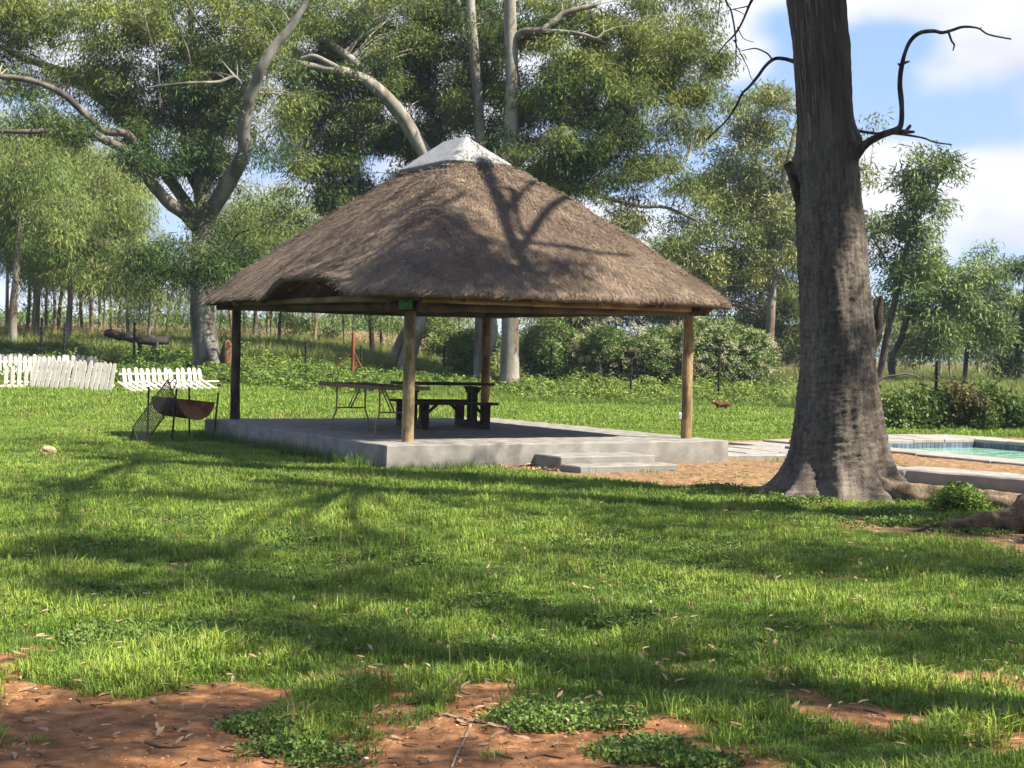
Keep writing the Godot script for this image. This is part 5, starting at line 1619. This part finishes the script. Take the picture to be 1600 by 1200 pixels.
	for y in Y:
		var px: float = y[0]
		var d: float = y[1]
		var by := py_at(px, d)
		var top: float = y[2]
		var lean := rs(-0.03, 0.05)
		var x := func(py: float) -> float: return px + (by - py) * (lean + 0.021) + 3.5 * sin((by - py) * 0.025 + px)
		var path := []
		for k in 6:
			var t := k / 5.0
			var py := lerpf(by + 2, top, t)
			path.append([x.call(py), py, d, maxf(y[3] * (1.15 - t * 0.95), 0.7)])
		var bl := []
		var H := by - top
		var n := int(clampf(H / 26, 4, 11))
		for k in n:
			var t := lerpf(0.42 if y[3] < 5.2 else 0.62, 0.98, (k + rs(0, 0.8)) / n)
			var py := lerpf(by, top, t)
			var r := H * 0.15 * (1.15 - 0.55 * absf(t - 0.6)) * rs(0.7, 1.25)
			bl.append([x.call(py) + rs(-1, 1) * r * 0.9, py, d + rs(-1, 1), r * 0.85, r * rs(0.8, 1.2), 0.85, y[5]])
		var wh: String = where.call(px)
		seen[wh] = seen.get(wh, -1) + 1
		tree("young_eucalyptus", "%s slim young eucalyptus from the left %s" % [words[seen[wh]], wh] if seen[wh] > 0 else "leftmost slim young eucalyptus " + wh, "slim young eucalypts", [path], bl, "young", ya, yb, 9.0, 0.6, bks[y[4]], bm, 8, 0.010)
	# flowering shrubs behind the lawn
	var sa := Color(0.08, 0.135, 0.038)
	var sb := Color(0.165, 0.235, 0.070)
	var bl := [[735, 555, 56, 44, 46, "small dark shrub behind the back post of the pavilion", 0.0], [868, 550, 55, 66, 56, "dark green shrub beside the pale trunk behind the pavilion", 0.25], [955, 548, 54, 62, 50, "cream flowering shrub left of the right post", 0.9], [1035, 552, 54, 58, 48, "cream flowering shrub directly behind the right post", 1.0], [1102, 545, 54, 54, 54, "tallest cream flowering shrub right of the right post", 1.2], [1168, 560, 54, 50, 46, "rightmost cream flowering shrub next to the big trunk", 1.1]]
	for q in bl:
		var base := gp(q[0], 608)
		base = at(q[0], 606, q[2])
		base.y = gh(base.x, base.z)
		var o := thing("flowering_shrub" if q[6] > 0.1 else "shrub", q[5], "shrub", base)
		var blobs := []
		for k in 11:
			var w := rball()
			blobs.append([q[0] + w.x * q[3] * 0.7, q[1] + w.y * q[4] * 0.62, q[2] + w.z * 1.2, q[3] * 0.46, q[4] * 0.46, 1.0, 0.35])
		crown(o, blobs, "shrub", sa, sb, 36.0, 0.5, 0.8)
		if q[6] > 0:
			var xf := []
			var col := []
			for k in int(120 * q[6]):
				var w := rball().normalized()
				if w.z < -0.3: w.z = -w.z
				var p: Vector3 = at(q[0] + w.x * q[3] * 1.02, q[1] + w.y * q[4] * 1.02, q[2] - w.z * 1.5) - o.position
				xf.append(Transform3D(Basis(Vector3.UP, rs(0, TAU)).scaled(Vector3.ONE * rs(0.22, 0.5)), p))
				var t := rs(0.7, 1.1)
				col.append(Color(0.62 * t, 0.60 * t, 0.42 * t))
			scatter(o, "blossom", LEAF["bloom"], xf, col)
		var tb := Buf.new()
		for k in 9:
			var e: Vector3 = at(q[0] + rs(-0.6, 0.6) * q[3], q[1] - rs(-0.3, 0.6) * q[4], q[2]) - o.position
			tb.tube(PackedVector3Array([Vector3(rs(-0.2, 0.2), -0.1, 0), e * 0.5 + Vector3(rs(-0.1, 0.1), 0.1, 0), e]), PackedFloat32Array([0.03, 0.02, 0.008]), 6, darkb)
		part(o, "stems", tb.mesh(bm), "stuff")
	# hedge by the pool
	var hx := [1382, 1412, 1440, 1476, 1506, 1530, 1562, 1596]
	var hw := ["leftmost hedge shrub touching the big trunk", "second hedge shrub right of the big trunk", "hedge shrub just left of the tall black post", "hedge shrub just right of the tall black post", "twiggy brownish shrub in the middle of the pool hedge", "hedge shrub right of the twiggy brownish one", "dark hedge shrub behind the far pool corner", "dark hedge shrub at the right edge of view"]
	for k in hx.size():
		var px: float = hx[k]
		var base := gp(px, 672)
		var d := -base.z
		var o := thing("hedge_shrub", hw[k], "shrub", base, "shrubs of the hedge by the pool")
		var blobs := []
		for j in 7:
			var top: float = 628 + 10 * sin(px * 0.1) + (-12 if k in [4, 5] else 0)
			blobs.append([px + rs(-16, 16), rs(top, 665), d + rs(-0.2, 0.6), 17, 14, 1.0 if k != 4 else 0.6, 0.15 if k > 5 else 0.35])
		crown(o, blobs, "shrub", Color(0.055, 0.10, 0.024) if k != 4 else Color(0.075, 0.07, 0.03), Color(0.14, 0.21, 0.05) if k != 4 else Color(0.14, 0.13, 0.05), 30.0, 0.3, 0.9)
		var tb := Buf.new()
		for j in 12:
			var e := Vector3(rs(-0.35, 0.35), rs(0.5, 0.85), rs(-0.2, 0.2))
			tb.tube(PackedVector3Array([Vector3(rs(-0.15, 0.15), -0.1, 0), e]), PackedFloat32Array([0.014, 0.005]), 5, darkb)
		part(o, "stems", tb.mesh(bm), "stuff")
	# a bent dead branch lying in the grass behind the hedge
	var db2 := thing("fallen_branch", "pale arched dead branch over the field right of the big trunk", "branch", at(1372, 596, 45))
	var cv := curve([at(1368, 600, 45), at(1382, 590, 45), at(1402, 586, 45), at(1422, 585, 45), at(1438, 592, 45), at(1448, 606, 45)], [0.03, 0.028, 0.024, 0.02, 0.017, 0.01], 5)
	for j in cv[0].size(): cv[0][j] -= db2.position
	var bb := Buf.new()
	bb.tube(cv[0], cv[1], 8, dark_bark)
	part(db2, "wood", bb.mesh(bm))
	# weeds along the fence, tall field grass and pink field
	var wm := []
	var wcol := []
	var lo := Color(0.06, 0.115, 0.026)
	var hi := Color(0.19, 0.26, 0.055)
	for k in 11000:
		var px := rs(-60, 1000)
		var d := rs(42.5, 57) if px < 620 else rs(47, 56)
		if px > 600 and rs(0, 1) < 0.3: continue
		var q := at(px, 560, d)
		var dens := nz.get_noise_2d(q.x * 2, q.z * 2) + 0.35 + (d - 47) * 0.06 + (0.2 if px < 260 else 0.0)
		if dens < rs(0, 0.5): continue
		var hmax := clampf(0.12 + maxf(0, nz.get_noise_2d(q.x * 4 + 9, q.z * 4)) * 0.75 + (d - 44) * 0.02, 0.1, 0.7) * (0.8 if px > 380 else 1.0) + (0.05 if px > 160 and px < 275 and d < 50 else 0.0)
		var s := rs(0.35, 1.15)
		var t := lo.lerp(hi, clampf(0.45 + 0.8 * nz.get_noise_2d(q.x * 3 + 60, q.z * 3) + rs(-0.2, 0.2), 0, 1))
		wm.append(Transform3D(Basis(Vector3.UP, rs(0, TAU)).scaled(Vector3(s, s, s)), Vector3(q.x, gh(q.x, -d) + rs(0.05, hmax), -d)))
		wcol.append(t)
	for k in 1700:      # knee-high weeds under the flowering shrubs
		var px := rs(790, 1240)
		var d := rs(45, 53)
		var q := at(px, 600, d)
		var s := rs(0.3, 1.15)
		if nz.get_noise_2d(q.x * 5 + 30, q.z * 5) < rs(-0.25, 0.25): continue
		wm.append(Transform3D(Basis(Vector3.UP, rs(0, TAU)).scaled(Vector3(s, s, s)), Vector3(q.x, gh(q.x, -d) + rs(0.0, 0.15 + (d - 45) * 0.05) + maxf(0, nz.get_noise_2d(q.x * 3, q.z * 3)) * 0.4, -d)))
		wcol.append(lo.lerp(hi, rs(0.5, 1.0)))
	var wo := scatter(self, "undergrowth", LEAF["weed"], wm, wcol)
	metas(wo, "tangled green weeds along the fence behind the lawn", "weeds")
	var tallg := grass_tuft(60, 0.35, 0.75, 0.022, 21, leafmat(0.4, 0.7), 0.5)
	var xf := []
	var col := []
	var pk := []
	var pkc := []
	for k in 26000:
		var px := rs(-80, 1700)
		var d := 52.0 + 90 * pow(rs(0, 1), 1.5)
		if px > 1240: d = rs(44, 130)
		var late := 30.0 if px > 1240 else 0.0
		if px > 680 and px < 1240 and d < 58: continue
		var q := at(px, 560, d)
		var s := rs(0.7, 1.15) * (0.75 if px > 1240 else 1.0)
		var t := rs(0.8, 1.2)
		var c := Color(0.155, 0.20, 0.055).lerp(Color(0.27, 0.235, 0.11), clampf((d - 56 - late) / 30.0 + rs(-0.3, 0.3), 0, 1))
		xf.append(Transform3D(Basis(Vector3.UP, rs(0, TAU)).scaled(Vector3.ONE * s), Vector3(q.x, gh(q.x, -d), -d)))
		col.append(Color(c.r * t, c.g * t, c.b * t))
		if px < 740 and d > 62 and rs(0, 1) < (0.5 if px > 560 else 0.3):
			pk.append(Transform3D(Basis(Vector3.UP, rs(0, TAU)).scaled(Vector3.ONE * rs(0.5, 1.0)), Vector3(q.x, gh(q.x, -d) + rs(0.45, 0.85), -d)))
			pkc.append(Color(0.38 * t, 0.22 * t, 0.22 * t).lerp(Color(0.34 * t, 0.31 * t, 0.16 * t), rs(0, 1.0)))
	for k in 2600:
		var px := rs(600, 1240)
		var d := rs(44, 54)
		var q := at(px, 600, d)
		xf.append(Transform3D(Basis(Vector3.UP, rs(0, TAU)).scaled(Vector3.ONE * rs(0.25, 0.62) * (0.6 + (d - 44) * 0.05)), Vector3(q.x, gh(q.x, -d), -d)))
		var t := rs(0.75, 1.2)
		col.append(Color(0.13 * t, 0.20 * t, 0.04 * t))
	metas(scatter(self, "field_grass", tallg, xf, col), "tall yellowing grass of the field beyond the fence", "grass")
	metas(scatter(self, "pink_flowers", LEAF["bloom"], pk, pkc), "band of pink flowering grass in the field", "flowers")
	# shrubs and a broken stump beneath the young trees
	for q in [[470, 528, 66, 26, 30, "dark shrub left of the blue hill gap", 0.1], [508, 535, 64, 20, 18, "round green bush right of the blue hill gap", 0.5], [575, 540, 70, 22, 14, "low bluish green bush behind the rusty strainer post", 0.2], [685, 520, 62, 24, 40, "leafy sapling bush right of the leaning trunk", 0.3]]:
		var base := at(q[0], 560, q[2])
		base.y = gh(base.x, base.z)
		var o := thing("field_bush", q[5], "bush", base)
		crown(o, [[q[0], q[1], q[2], q[3], q[4], 1.2, q[6]], [q[0] + 8, q[1] + 10, q[2], q[3] * 0.8, q[4] * 0.6, 1.2, q[6]]], "weed", da, yb, 26.0, 0.4, 0.8)
		var tb := Buf.new()
		tb.tube(PackedVector3Array([Vector3(0, -0.1, 0), at(q[0], q[1], q[2]) - base]), PackedFloat32Array([0.06, 0.03]), 7, darkb)
		part(o, "stem", tb.mesh(bm))
	var sq := at(491, 540, 60)
	sq.y = gh(sq.x, sq.z)
	var so := thing("dead_stump", "thin broken dead trunk standing under the left eave", "stump", sq)
	bb = Buf.new()
	bb.tube(PackedVector3Array([Vector3(0, -0.1, 0), Vector3(0.02, 0.7, 0), Vector3(0.05, 1.35, 0), Vector3(0.06, 1.5, 0)]), PackedFloat32Array([0.07, 0.06, 0.045, 0.01]), 9, tan)
	part(so, "trunk", bb.mesh(bm))
	var sq2 := at(358, 545, 47.5)
	sq2.y = gh(sq2.x, sq2.z)
	var ub := thing("rotten_stump", "orange brown rotten stump beside the broad tree trunk", "stump", sq2)
	bb = Buf.new()
	bb.tube(PackedVector3Array([Vector3(0, -0.2, 0), Vector3(0.02, 0.4, 0), Vector3(-0.02, 0.8, 0), Vector3(-0.1, 1.05, 0)]), PackedFloat32Array([0.3, 0.27, 0.22, 0.08]), 16, bark(Color(0.15, 0.08, 0.04), Color(0.27, 0.16, 0.08), Color(0.04, 0.03, 0.02), 1.2), func(w: Vector3, _d, _r) -> float: return 1 + 0.3 * nz.get_noise_3d(w.x * 8, w.y * 8, w.z * 8))
	part(ub, "wood", bb.mesh(bm))

# ---------------------------------------------------------------- lawn
func lawn() -> void:
	var gm := leafmat(0.6, 0.5)
	var fine := [grass_tuft(34, 0.07, 0.055, 0.0055, 31, gm, 0.7), grass_tuft(26, 0.06, 0.085, 0.006, 32, gm, 0.8), grass_tuft(40, 0.08, 0.040, 0.005, 33, gm, 0.9)]
	var mids := [grass_tuft(54, 0.16, 0.058, 0.007, 34, gm, 0.7), grass_tuft(48, 0.15, 0.080, 0.008, 35, gm, 0.8)]
	var fars := grass_tuft(80, 0.34, 0.10, 0.014, 36, gm, 0.7)
	var xf := [[], [], [], [], [], []]
	var col := [[], [], [], [], [], []]
	var a := Color(0.088, 0.170, 0.026)
	var b := Color(0.232, 0.320, 0.056)
	var zones := [[5.2, 11.0, 330.0], [11.0, 17.0, 190.0], [17.0, 33.0, 60.0], [33.0, 56.0, 15.0]]
	for zi in 4:
		var z: Array = zones[zi]
		var area: float = (z[1] - z[0]) * (0.36 * (z[0] + z[1]) + 1.0)
		for k in int(area * z[2]):
			var d := sqrt(lerpf(z[0] * z[0], z[1] * z[1], rs(0, 1)))
			var x := rs(-1, 1) * (0.35 * d + 0.6)
			var p := Vector2(x, d)
			if d > 18 and d < 33 and Geometry2D.is_point_in_polygon(p, slab): continue
			if d > 15 and d < 35 and x > 3 and Geometry2D.is_point_in_polygon(p, terrace):
				var strip := d > 24.9 and d < 26.6 and x < 4.9 and x > 3.6 and rs(0, 1) < 0.45
				if not strip: continue
			var n1 := nz.get_noise_2d(x * 2.4, -d * 2.4)
			var n2 := nz2.get_noise_2d(x * 14, -d * 14)
			if d < 31 and soil(x, -d):
				var t := false
				for q in tufts:
					if Geometry2D.is_point_in_polygon(p + Vector2(n2, n1) * 0.2, q): t = n2 > -0.32
				if not t and rs(0, 1) > (0.012 if d < 12 else 0.004): continue
			elif d < 16 and n2 < -0.42 and rs(0, 1) < 0.6: continue
			var near := zi < 2
			var kind := 0
			if near: kind = 1 if n1 + rs(-0.3, 0.3) > 0.22 else (2 if n1 + rs(-0.3, 0.3) < -0.25 else 0)
			elif zi == 2: kind = 3 if rs(0, 1) < 0.6 + n1 else 4
			else: kind = 5
			var s := rs(0.65, 1.25) * (1.0 + 0.5 * n1)
			var tone := clampf(0.42 + 0.75 * n1 + 0.35 * n2 + rs(-0.22, 0.22), 0, 1)
			var c := a.lerp(b, tone)
			if d > 30: c = c.lerp(Color(0.17, 0.26, 0.042), 0.6)
			if rs(0, 1) < 0.03: c = Color(0.26, 0.23, 0.09)
			xf[kind].append(Transform3D(Basis(Vector3.UP, rs(0, TAU)).rotated(Vector3.RIGHT, rs(-0.12, 0.12)).scaled(Vector3(s, s * rs(0.8, 1.2), s)), Vector3(x, gh(x, -d) - 0.004, -d)))
			col[kind].append(c)
	var holder := Node3D.new()
	holder.name = "lawn_grass"
	add_child(holder)
	metas(holder, "short uneven green lawn grass in sun and dappled shade", "grass", "", "stuff")
	for k in 6: scatter(holder, "grass_blades", (fine + mids + [fars])[k], xf[k], col[k])
	# longer seeding stalks and tall bits against the slab and round the trunk
	var st := grass_tuft(9, 0.10, 0.24, 0.005, 37, gm, 0.5)
	var sx := []
	var sc := []
	for k in 900:
		var d := rs(7, 22)
		var x := rs(-1, 1) * 0.36 * d
		if soil(x, -d) or Geometry2D.is_point_in_polygon(Vector2(x, d), terrace) or Geometry2D.is_point_in_polygon(Vector2(x, d), slab): continue
		if nz.get_noise_2d(x * 4, d * 4) < 0.05: continue
		sx.append(Transform3D(Basis(Vector3.UP, rs(0, TAU)).scaled(Vector3.ONE * rs(0.5, 1.0)), Vector3(x, gh(x, -d), -d)))
		sc.append(Color(0.15, 0.19, 0.045) * rs(0.8, 1.3))
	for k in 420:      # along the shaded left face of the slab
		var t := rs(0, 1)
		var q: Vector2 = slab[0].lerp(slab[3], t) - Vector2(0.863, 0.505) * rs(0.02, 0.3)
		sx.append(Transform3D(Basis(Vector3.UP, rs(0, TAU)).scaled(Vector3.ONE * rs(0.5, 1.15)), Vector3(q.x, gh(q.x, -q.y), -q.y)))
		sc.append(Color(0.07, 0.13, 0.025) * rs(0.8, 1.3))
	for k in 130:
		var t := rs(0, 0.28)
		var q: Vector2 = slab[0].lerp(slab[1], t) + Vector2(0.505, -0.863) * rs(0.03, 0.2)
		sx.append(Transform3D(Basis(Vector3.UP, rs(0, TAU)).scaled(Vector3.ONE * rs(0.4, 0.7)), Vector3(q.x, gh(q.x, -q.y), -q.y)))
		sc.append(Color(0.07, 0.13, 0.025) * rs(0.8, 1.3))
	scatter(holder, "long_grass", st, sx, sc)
	# creeping broad-leaved herbs on the bare soil and at the foot of the trees
	var hl := leaf_clump(60, 0.11, 0.024, 0.018, -0.25, 41, gm, 0.22)
	var hx := []
	var hc := []
	for q in [[850, 1124, 100, 20, 110], [950, 1128, 50, 12, 40], [1000, 1178, 75, 14, 70], [1090, 1198, 50, 10, 40], [402, 1138, 42, 12, 50], [450, 1172, 50, 12, 36], [1245, 782, 60, 12, 60], [1410, 812, 50, 14, 80], [1500, 785, 34, 16, 90], [1130, 770, 70, 8, 70], [1580, 905, 40, 40, 70], [830, 960, 60, 14, 20], [500, 1190, 60, 12, 12]]:
		for k in q[4]:
			var w := rball()
			var g := gp(q[0] + w.x * q[2], q[1] + w.y * q[3])
			var s := rs(0.6, 1.2) * (1.6 if g.z < -13 else 1.0)
			hx.append(Transform3D(Basis(Vector3.UP, rs(0, TAU)).scaled(Vector3.ONE * s), g + Vector3(0, 0.02 * s, 0)))
			hc.append(Color(0.075, 0.135, 0.034).lerp(Color(0.15, 0.215, 0.055), rs(0, 1)) * rs(0.85, 1.15))
	for k in 34:
		var cx := rs(0, 1600)
		var cy := rs(770, 1060)
		for j in int(rs(10, 30)):
			var w := rball()
			var g := gp(cx + w.x * 80, cy + w.y * 18)
			hx.append(Transform3D(Basis(Vector3.UP, rs(0, TAU)).scaled(Vector3.ONE * rs(0.7, 1.3)), g + Vector3(0, 0.03, 0)))
			hc.append(Color(0.07, 0.14, 0.03).lerp(Color(0.14, 0.20, 0.05), rs(0, 1)))
	metas(scatter(self, "ground_herbs", hl, hx, hc), "low creeping round leaved weeds on the bare soil", "weeds")
	# bush by the root
	var bx := []
	var bc := []
	for k in 150:
		var w := rball()
		var g := gp(1500 + w.x * 36, 800 + w.y * 6)
		bx.append(Transform3D(Basis(Vector3.UP, rs(0, TAU)).scaled(Vector3.ONE * rs(0.35, 0.6)), g + Vector3(0, rs(0.02, 0.26) * (1 - absf(w.x) * 0.6), 0)))
		bc.append(Color(0.10, 0.16, 0.03) * rs(0.7, 1.3))
	var bo := thing("weed_bush", "low bushy green weed growing against the pale tree root", "weed", gp(1500, 802))
	for k in bx.size(): bx[k].origin -= bo.position
	scatter(bo, "leaves", LEAF["weed"], bx, bc)

# ---------------------------------------------------------------- leaf litter, twigs
func litter() -> void:
	var lm := mat(Color.WHITE, 0.75)
	var shapes := []
	for k in 4:
		var b := Buf.new()
		var n := 7
		var bend := 0.4 * (k - 1.5)
		for j in n + 1:
			var t := float(j) / n
			var wd := 0.0095 * sin(PI * pow(t, 0.75)) + 0.0006
			var y := 0.006 + 0.008 * sin(PI * t) * (0.2 + 0.3 * k)
			var x := bend * 0.022 * sin(PI * t)
			b.vert(Vector3(x - wd, y + 0.003, (t - 0.5) * 0.085)); b.vert(Vector3(x, y - 0.001, (t - 0.5) * 0.085)); b.vert(Vector3(x + wd, y + 0.003, (t - 0.5) * 0.085))
		for j in n:
			for s in 2:
				var q := j * 3 + s
				b.quad(q, q + 1, q + 4, q + 3)
		for m in 3:
			var mm := mat([lin(0.20, 0.11, 0.06), lin(0.29, 0.19, 0.12), lin(0.11, 0.06, 0.035)][m], 0.7, false)
			shapes.append(b.mesh(mm))
	var put := 0
	var tries := 0
	var label := "dry brown eucalyptus leaf lying on the bare red soil in front"
	while put < 120 and tries < 6000:
		tries += 1
		var g := gp(rs(0, 1600), rs(1030, 1205))
		if not soil(g.x, g.z): continue
		var o := MeshInstance3D.new()
		o.name = called(self, "fallen_leaf")
		o.mesh = shapes[rng.randi() % 12]
		add_child(o)
		o.transform = Transform3D(Basis(Vector3.UP, rs(0, TAU)).rotated(Vector3.FORWARD, rs(-0.2, 0.2)).scaled(Vector3.ONE * rs(0.5, 1.25)), g)
		metas(o, label, "fallen leaf", "dry leaves on the bare soil")
		put += 1
	put = 0
	while put < 70:
		var g := gp(rs(735, 1230), rs(728, 770))
		if not soil(g.x, g.z): continue
		var o := MeshInstance3D.new()
		o.name = called(self, "fallen_leaf")
		o.mesh = shapes[rng.randi() % 12]
		add_child(o)
		o.transform = Transform3D(Basis(Vector3.UP, rs(0, TAU)).scaled(Vector3.ONE * rs(0.8, 1.8)), g)
		metas(o, "dry leaf on the orange sand path before the pavilion", "fallen leaf", "dry leaves on the sand path")
		put += 1
	for k in 26:
		var row := 8 + rng.randi() % 58
		var j := rng.randi() % 200
		j = (j + 330) % 420
		var p: Vector3 = roof_pts[row][j]
		var nr: Vector3 = (roof_pts[row + 1][j] - p).cross(roof_pts[row][j + 1] - p).normalized()
		if nr.y < 0: nr = -nr
		var o := MeshInstance3D.new()
		o.name = called(self, "fallen_leaf")
		o.mesh = shapes[rng.randi() % 4 * 3 + 1]
		add_child(o)
		var y := nr
		var x := y.cross(Vector3(rs(-1, 1), rs(-1, 1), rs(-1, 1))).normalized()
		o.transform = Transform3D(Basis(x, y, x.cross(y)).scaled(Vector3.ONE * rs(0.8, 1.4)), p + nr * 0.025)
		metas(o, "pale dry leaf caught on the thatch of the pavilion roof", "fallen leaf", "leaves on the thatch")
	# twigs: polylines on the soil
	var tw := [["pale forked twig on the soil right of the grass tuft", [[692, 1118], [715, 1122], [740, 1128], [765, 1133], [795, 1140]], 0.008], ["thin pale stick pointing at the camera below the forked twig", [[735, 1135], [728, 1152], [720, 1168], [712, 1185], [706, 1200]], 0.008], ["curved root end beside the dense grass at centre", [[752, 1060], [735, 1066], [722, 1074], [722, 1083], [735, 1086]], 0.009], ["short hooked twig above the grass tuft", [[640, 1070], [655, 1067], [658, 1074], [650, 1077]], 0.006], ["dark stick on the shaded soil at left", [[228, 1160], [245, 1167], [265, 1169], [292, 1167]], 0.007], ["small dark stick above the left dark stick", [[272, 1139], [285, 1143], [298, 1144]], 0.006], ["dark twig lying near the bottom edge right of centre", [[822, 1186], [845, 1181], [862, 1183], [880, 1186]], 0.008], ["dark twig on the right bare soil patch", [[1350, 1110], [1368, 1114], [1384, 1120]], 0.006], ["dark short stick at the bottom near the centre", [[775, 1179], [790, 1183], [802, 1187]], 0.007], ["pale straw stalk on the grass at right", [[1415, 818], [1440, 822], [1470, 826], [1490, 824]], 0.01]]
	var tm := mat(Color.WHITE, 0.85)
	for t in tw:
		var pts := []
		var rad := []
		for k in t[1].size():
			pts.append(gp(t[1][k][0], t[1][k][1]) + Vector3(0, t[2] * 0.6, 0)); rad.append(t[2] * (1.0 - 0.6 * k / t[1].size()))
		var base: Vector3 = pts[0]
		for k in pts.size(): pts[k] -= base
		var cv := curve(pts, rad, 5)
		var b := Buf.new()
		var c: Color = Color(0.28, 0.2, 0.14) if "pale" in t[0] or "root" in t[0] else Color(0.10, 0.065, 0.045)
		b.tube(cv[0], cv[1], 7, bark(c * 0.8, c * 1.2, c * 0.5, 3.0), func(q: Vector3, _d, _r) -> float: return 1 + 0.3 * nz2.get_noise_3d(q.x * 60, q.y * 60, q.z * 60))
		if "forked" in t[0]:
			for k in 7:
				var e: Vector3 = pts[1 + k % 3]
				b.tube(PackedVector3Array([e, e + Vector3(rs(-0.04, 0.06), 0.01, rs(0.03, 0.09))]), PackedFloat32Array([0.004, 0.002]), 5, plain(c))
		var o := part(self, "twig", b.mesh(tm))
		o.position = base
		metas(o, t[0], "twig")
	# small stones and clods on the soil, one mass
	var sb := Buf.new()
	for i in 5:
		for j in 8:
			var d := Vector3(sin(PI * i / 4) * cos(TAU * j / 8), cos(PI * i / 4) * 0.7, -sin(PI * i / 4) * sin(TAU * j / 8))
			sb.vert(d * (1 + 0.4 * nz.get_noise_3d(d.x * 5, d.y * 5, d.z * 5)))
	for i in 4:
		for j in 8: sb.quad(i * 8 + j, i * 8 + (j + 1) % 8, (i + 1) * 8 + (j + 1) % 8, (i + 1) * 8 + j)
	var sm := sb.mesh(mat(Color.WHITE, 0.95))
	var xf := []
	var col := []
	tries = 0
	while xf.size() < 3200 and tries < 40000:
		tries += 1
		var g := gp(rs(-20, 1620), rs(1035, 1210)) if rs(0, 1) < 0.75 else gp(rs(735, 1600), rs(715, 790))
		if not soil(g.x, g.z): continue
		var s := 0.0025 + 0.009 * pow(rs(0, 1), 4)
		if g.z < -14: s *= 2.0
		xf.append(Transform3D(Basis(Vector3.UP, rs(0, TAU)).scaled(Vector3(s, s * 0.8, s * rs(0.7, 1.3))), g))
		col.append(Color(0.22, 0.10, 0.05).lerp(Color(0.36, 0.22, 0.13), rs(0, 1)) * rs(0.6, 1.2) if rs(0, 1) > 0.02 else Color(0.6, 0.58, 0.54))
	metas(scatter(self, "gravel", sm, xf, col), "crumbs of red soil and grit on the bare patches", "gravel")
	# dry leaf scraps in the grass and by the step, one mass
	var lx := []
	var lc := []
	for k in 1500:
		var g := gp(rs(-10, 1610), 700 + 480 * pow(rs(0, 1), 1.4))
		if Geometry2D.is_point_in_polygon(Vector2(g.x, -g.z), terrace) or Geometry2D.is_point_in_polygon(Vector2(g.x, -g.z), slab): continue
		lx.append(Transform3D(Basis(Vector3.UP, rs(0, TAU)).rotated(Vector3.RIGHT, rs(-0.6, 0.6)).scaled(Vector3.ONE * rs(0.4, 0.9)), g + Vector3(0, rs(0.0, 0.05), 0)))
		lc.append(Color.WHITE)
	for k in 160:
		var g := gp(rs(770, 880), rs(728, 738))
		lx.append(Transform3D(Basis(Vector3.UP, rs(0, TAU)).rotated(Vector3.RIGHT, rs(-0.5, 0.5)).scaled(Vector3.ONE * rs(0.8, 1.6)), g + Vector3(0, rs(0.0, 0.06), 0)))
		lc.append(Color.WHITE)
	metas(scatter(self, "leaf_litter", shapes[4], lx, lc), "scattered dry leaf scraps in the lawn and beside the step", "leaf litter")
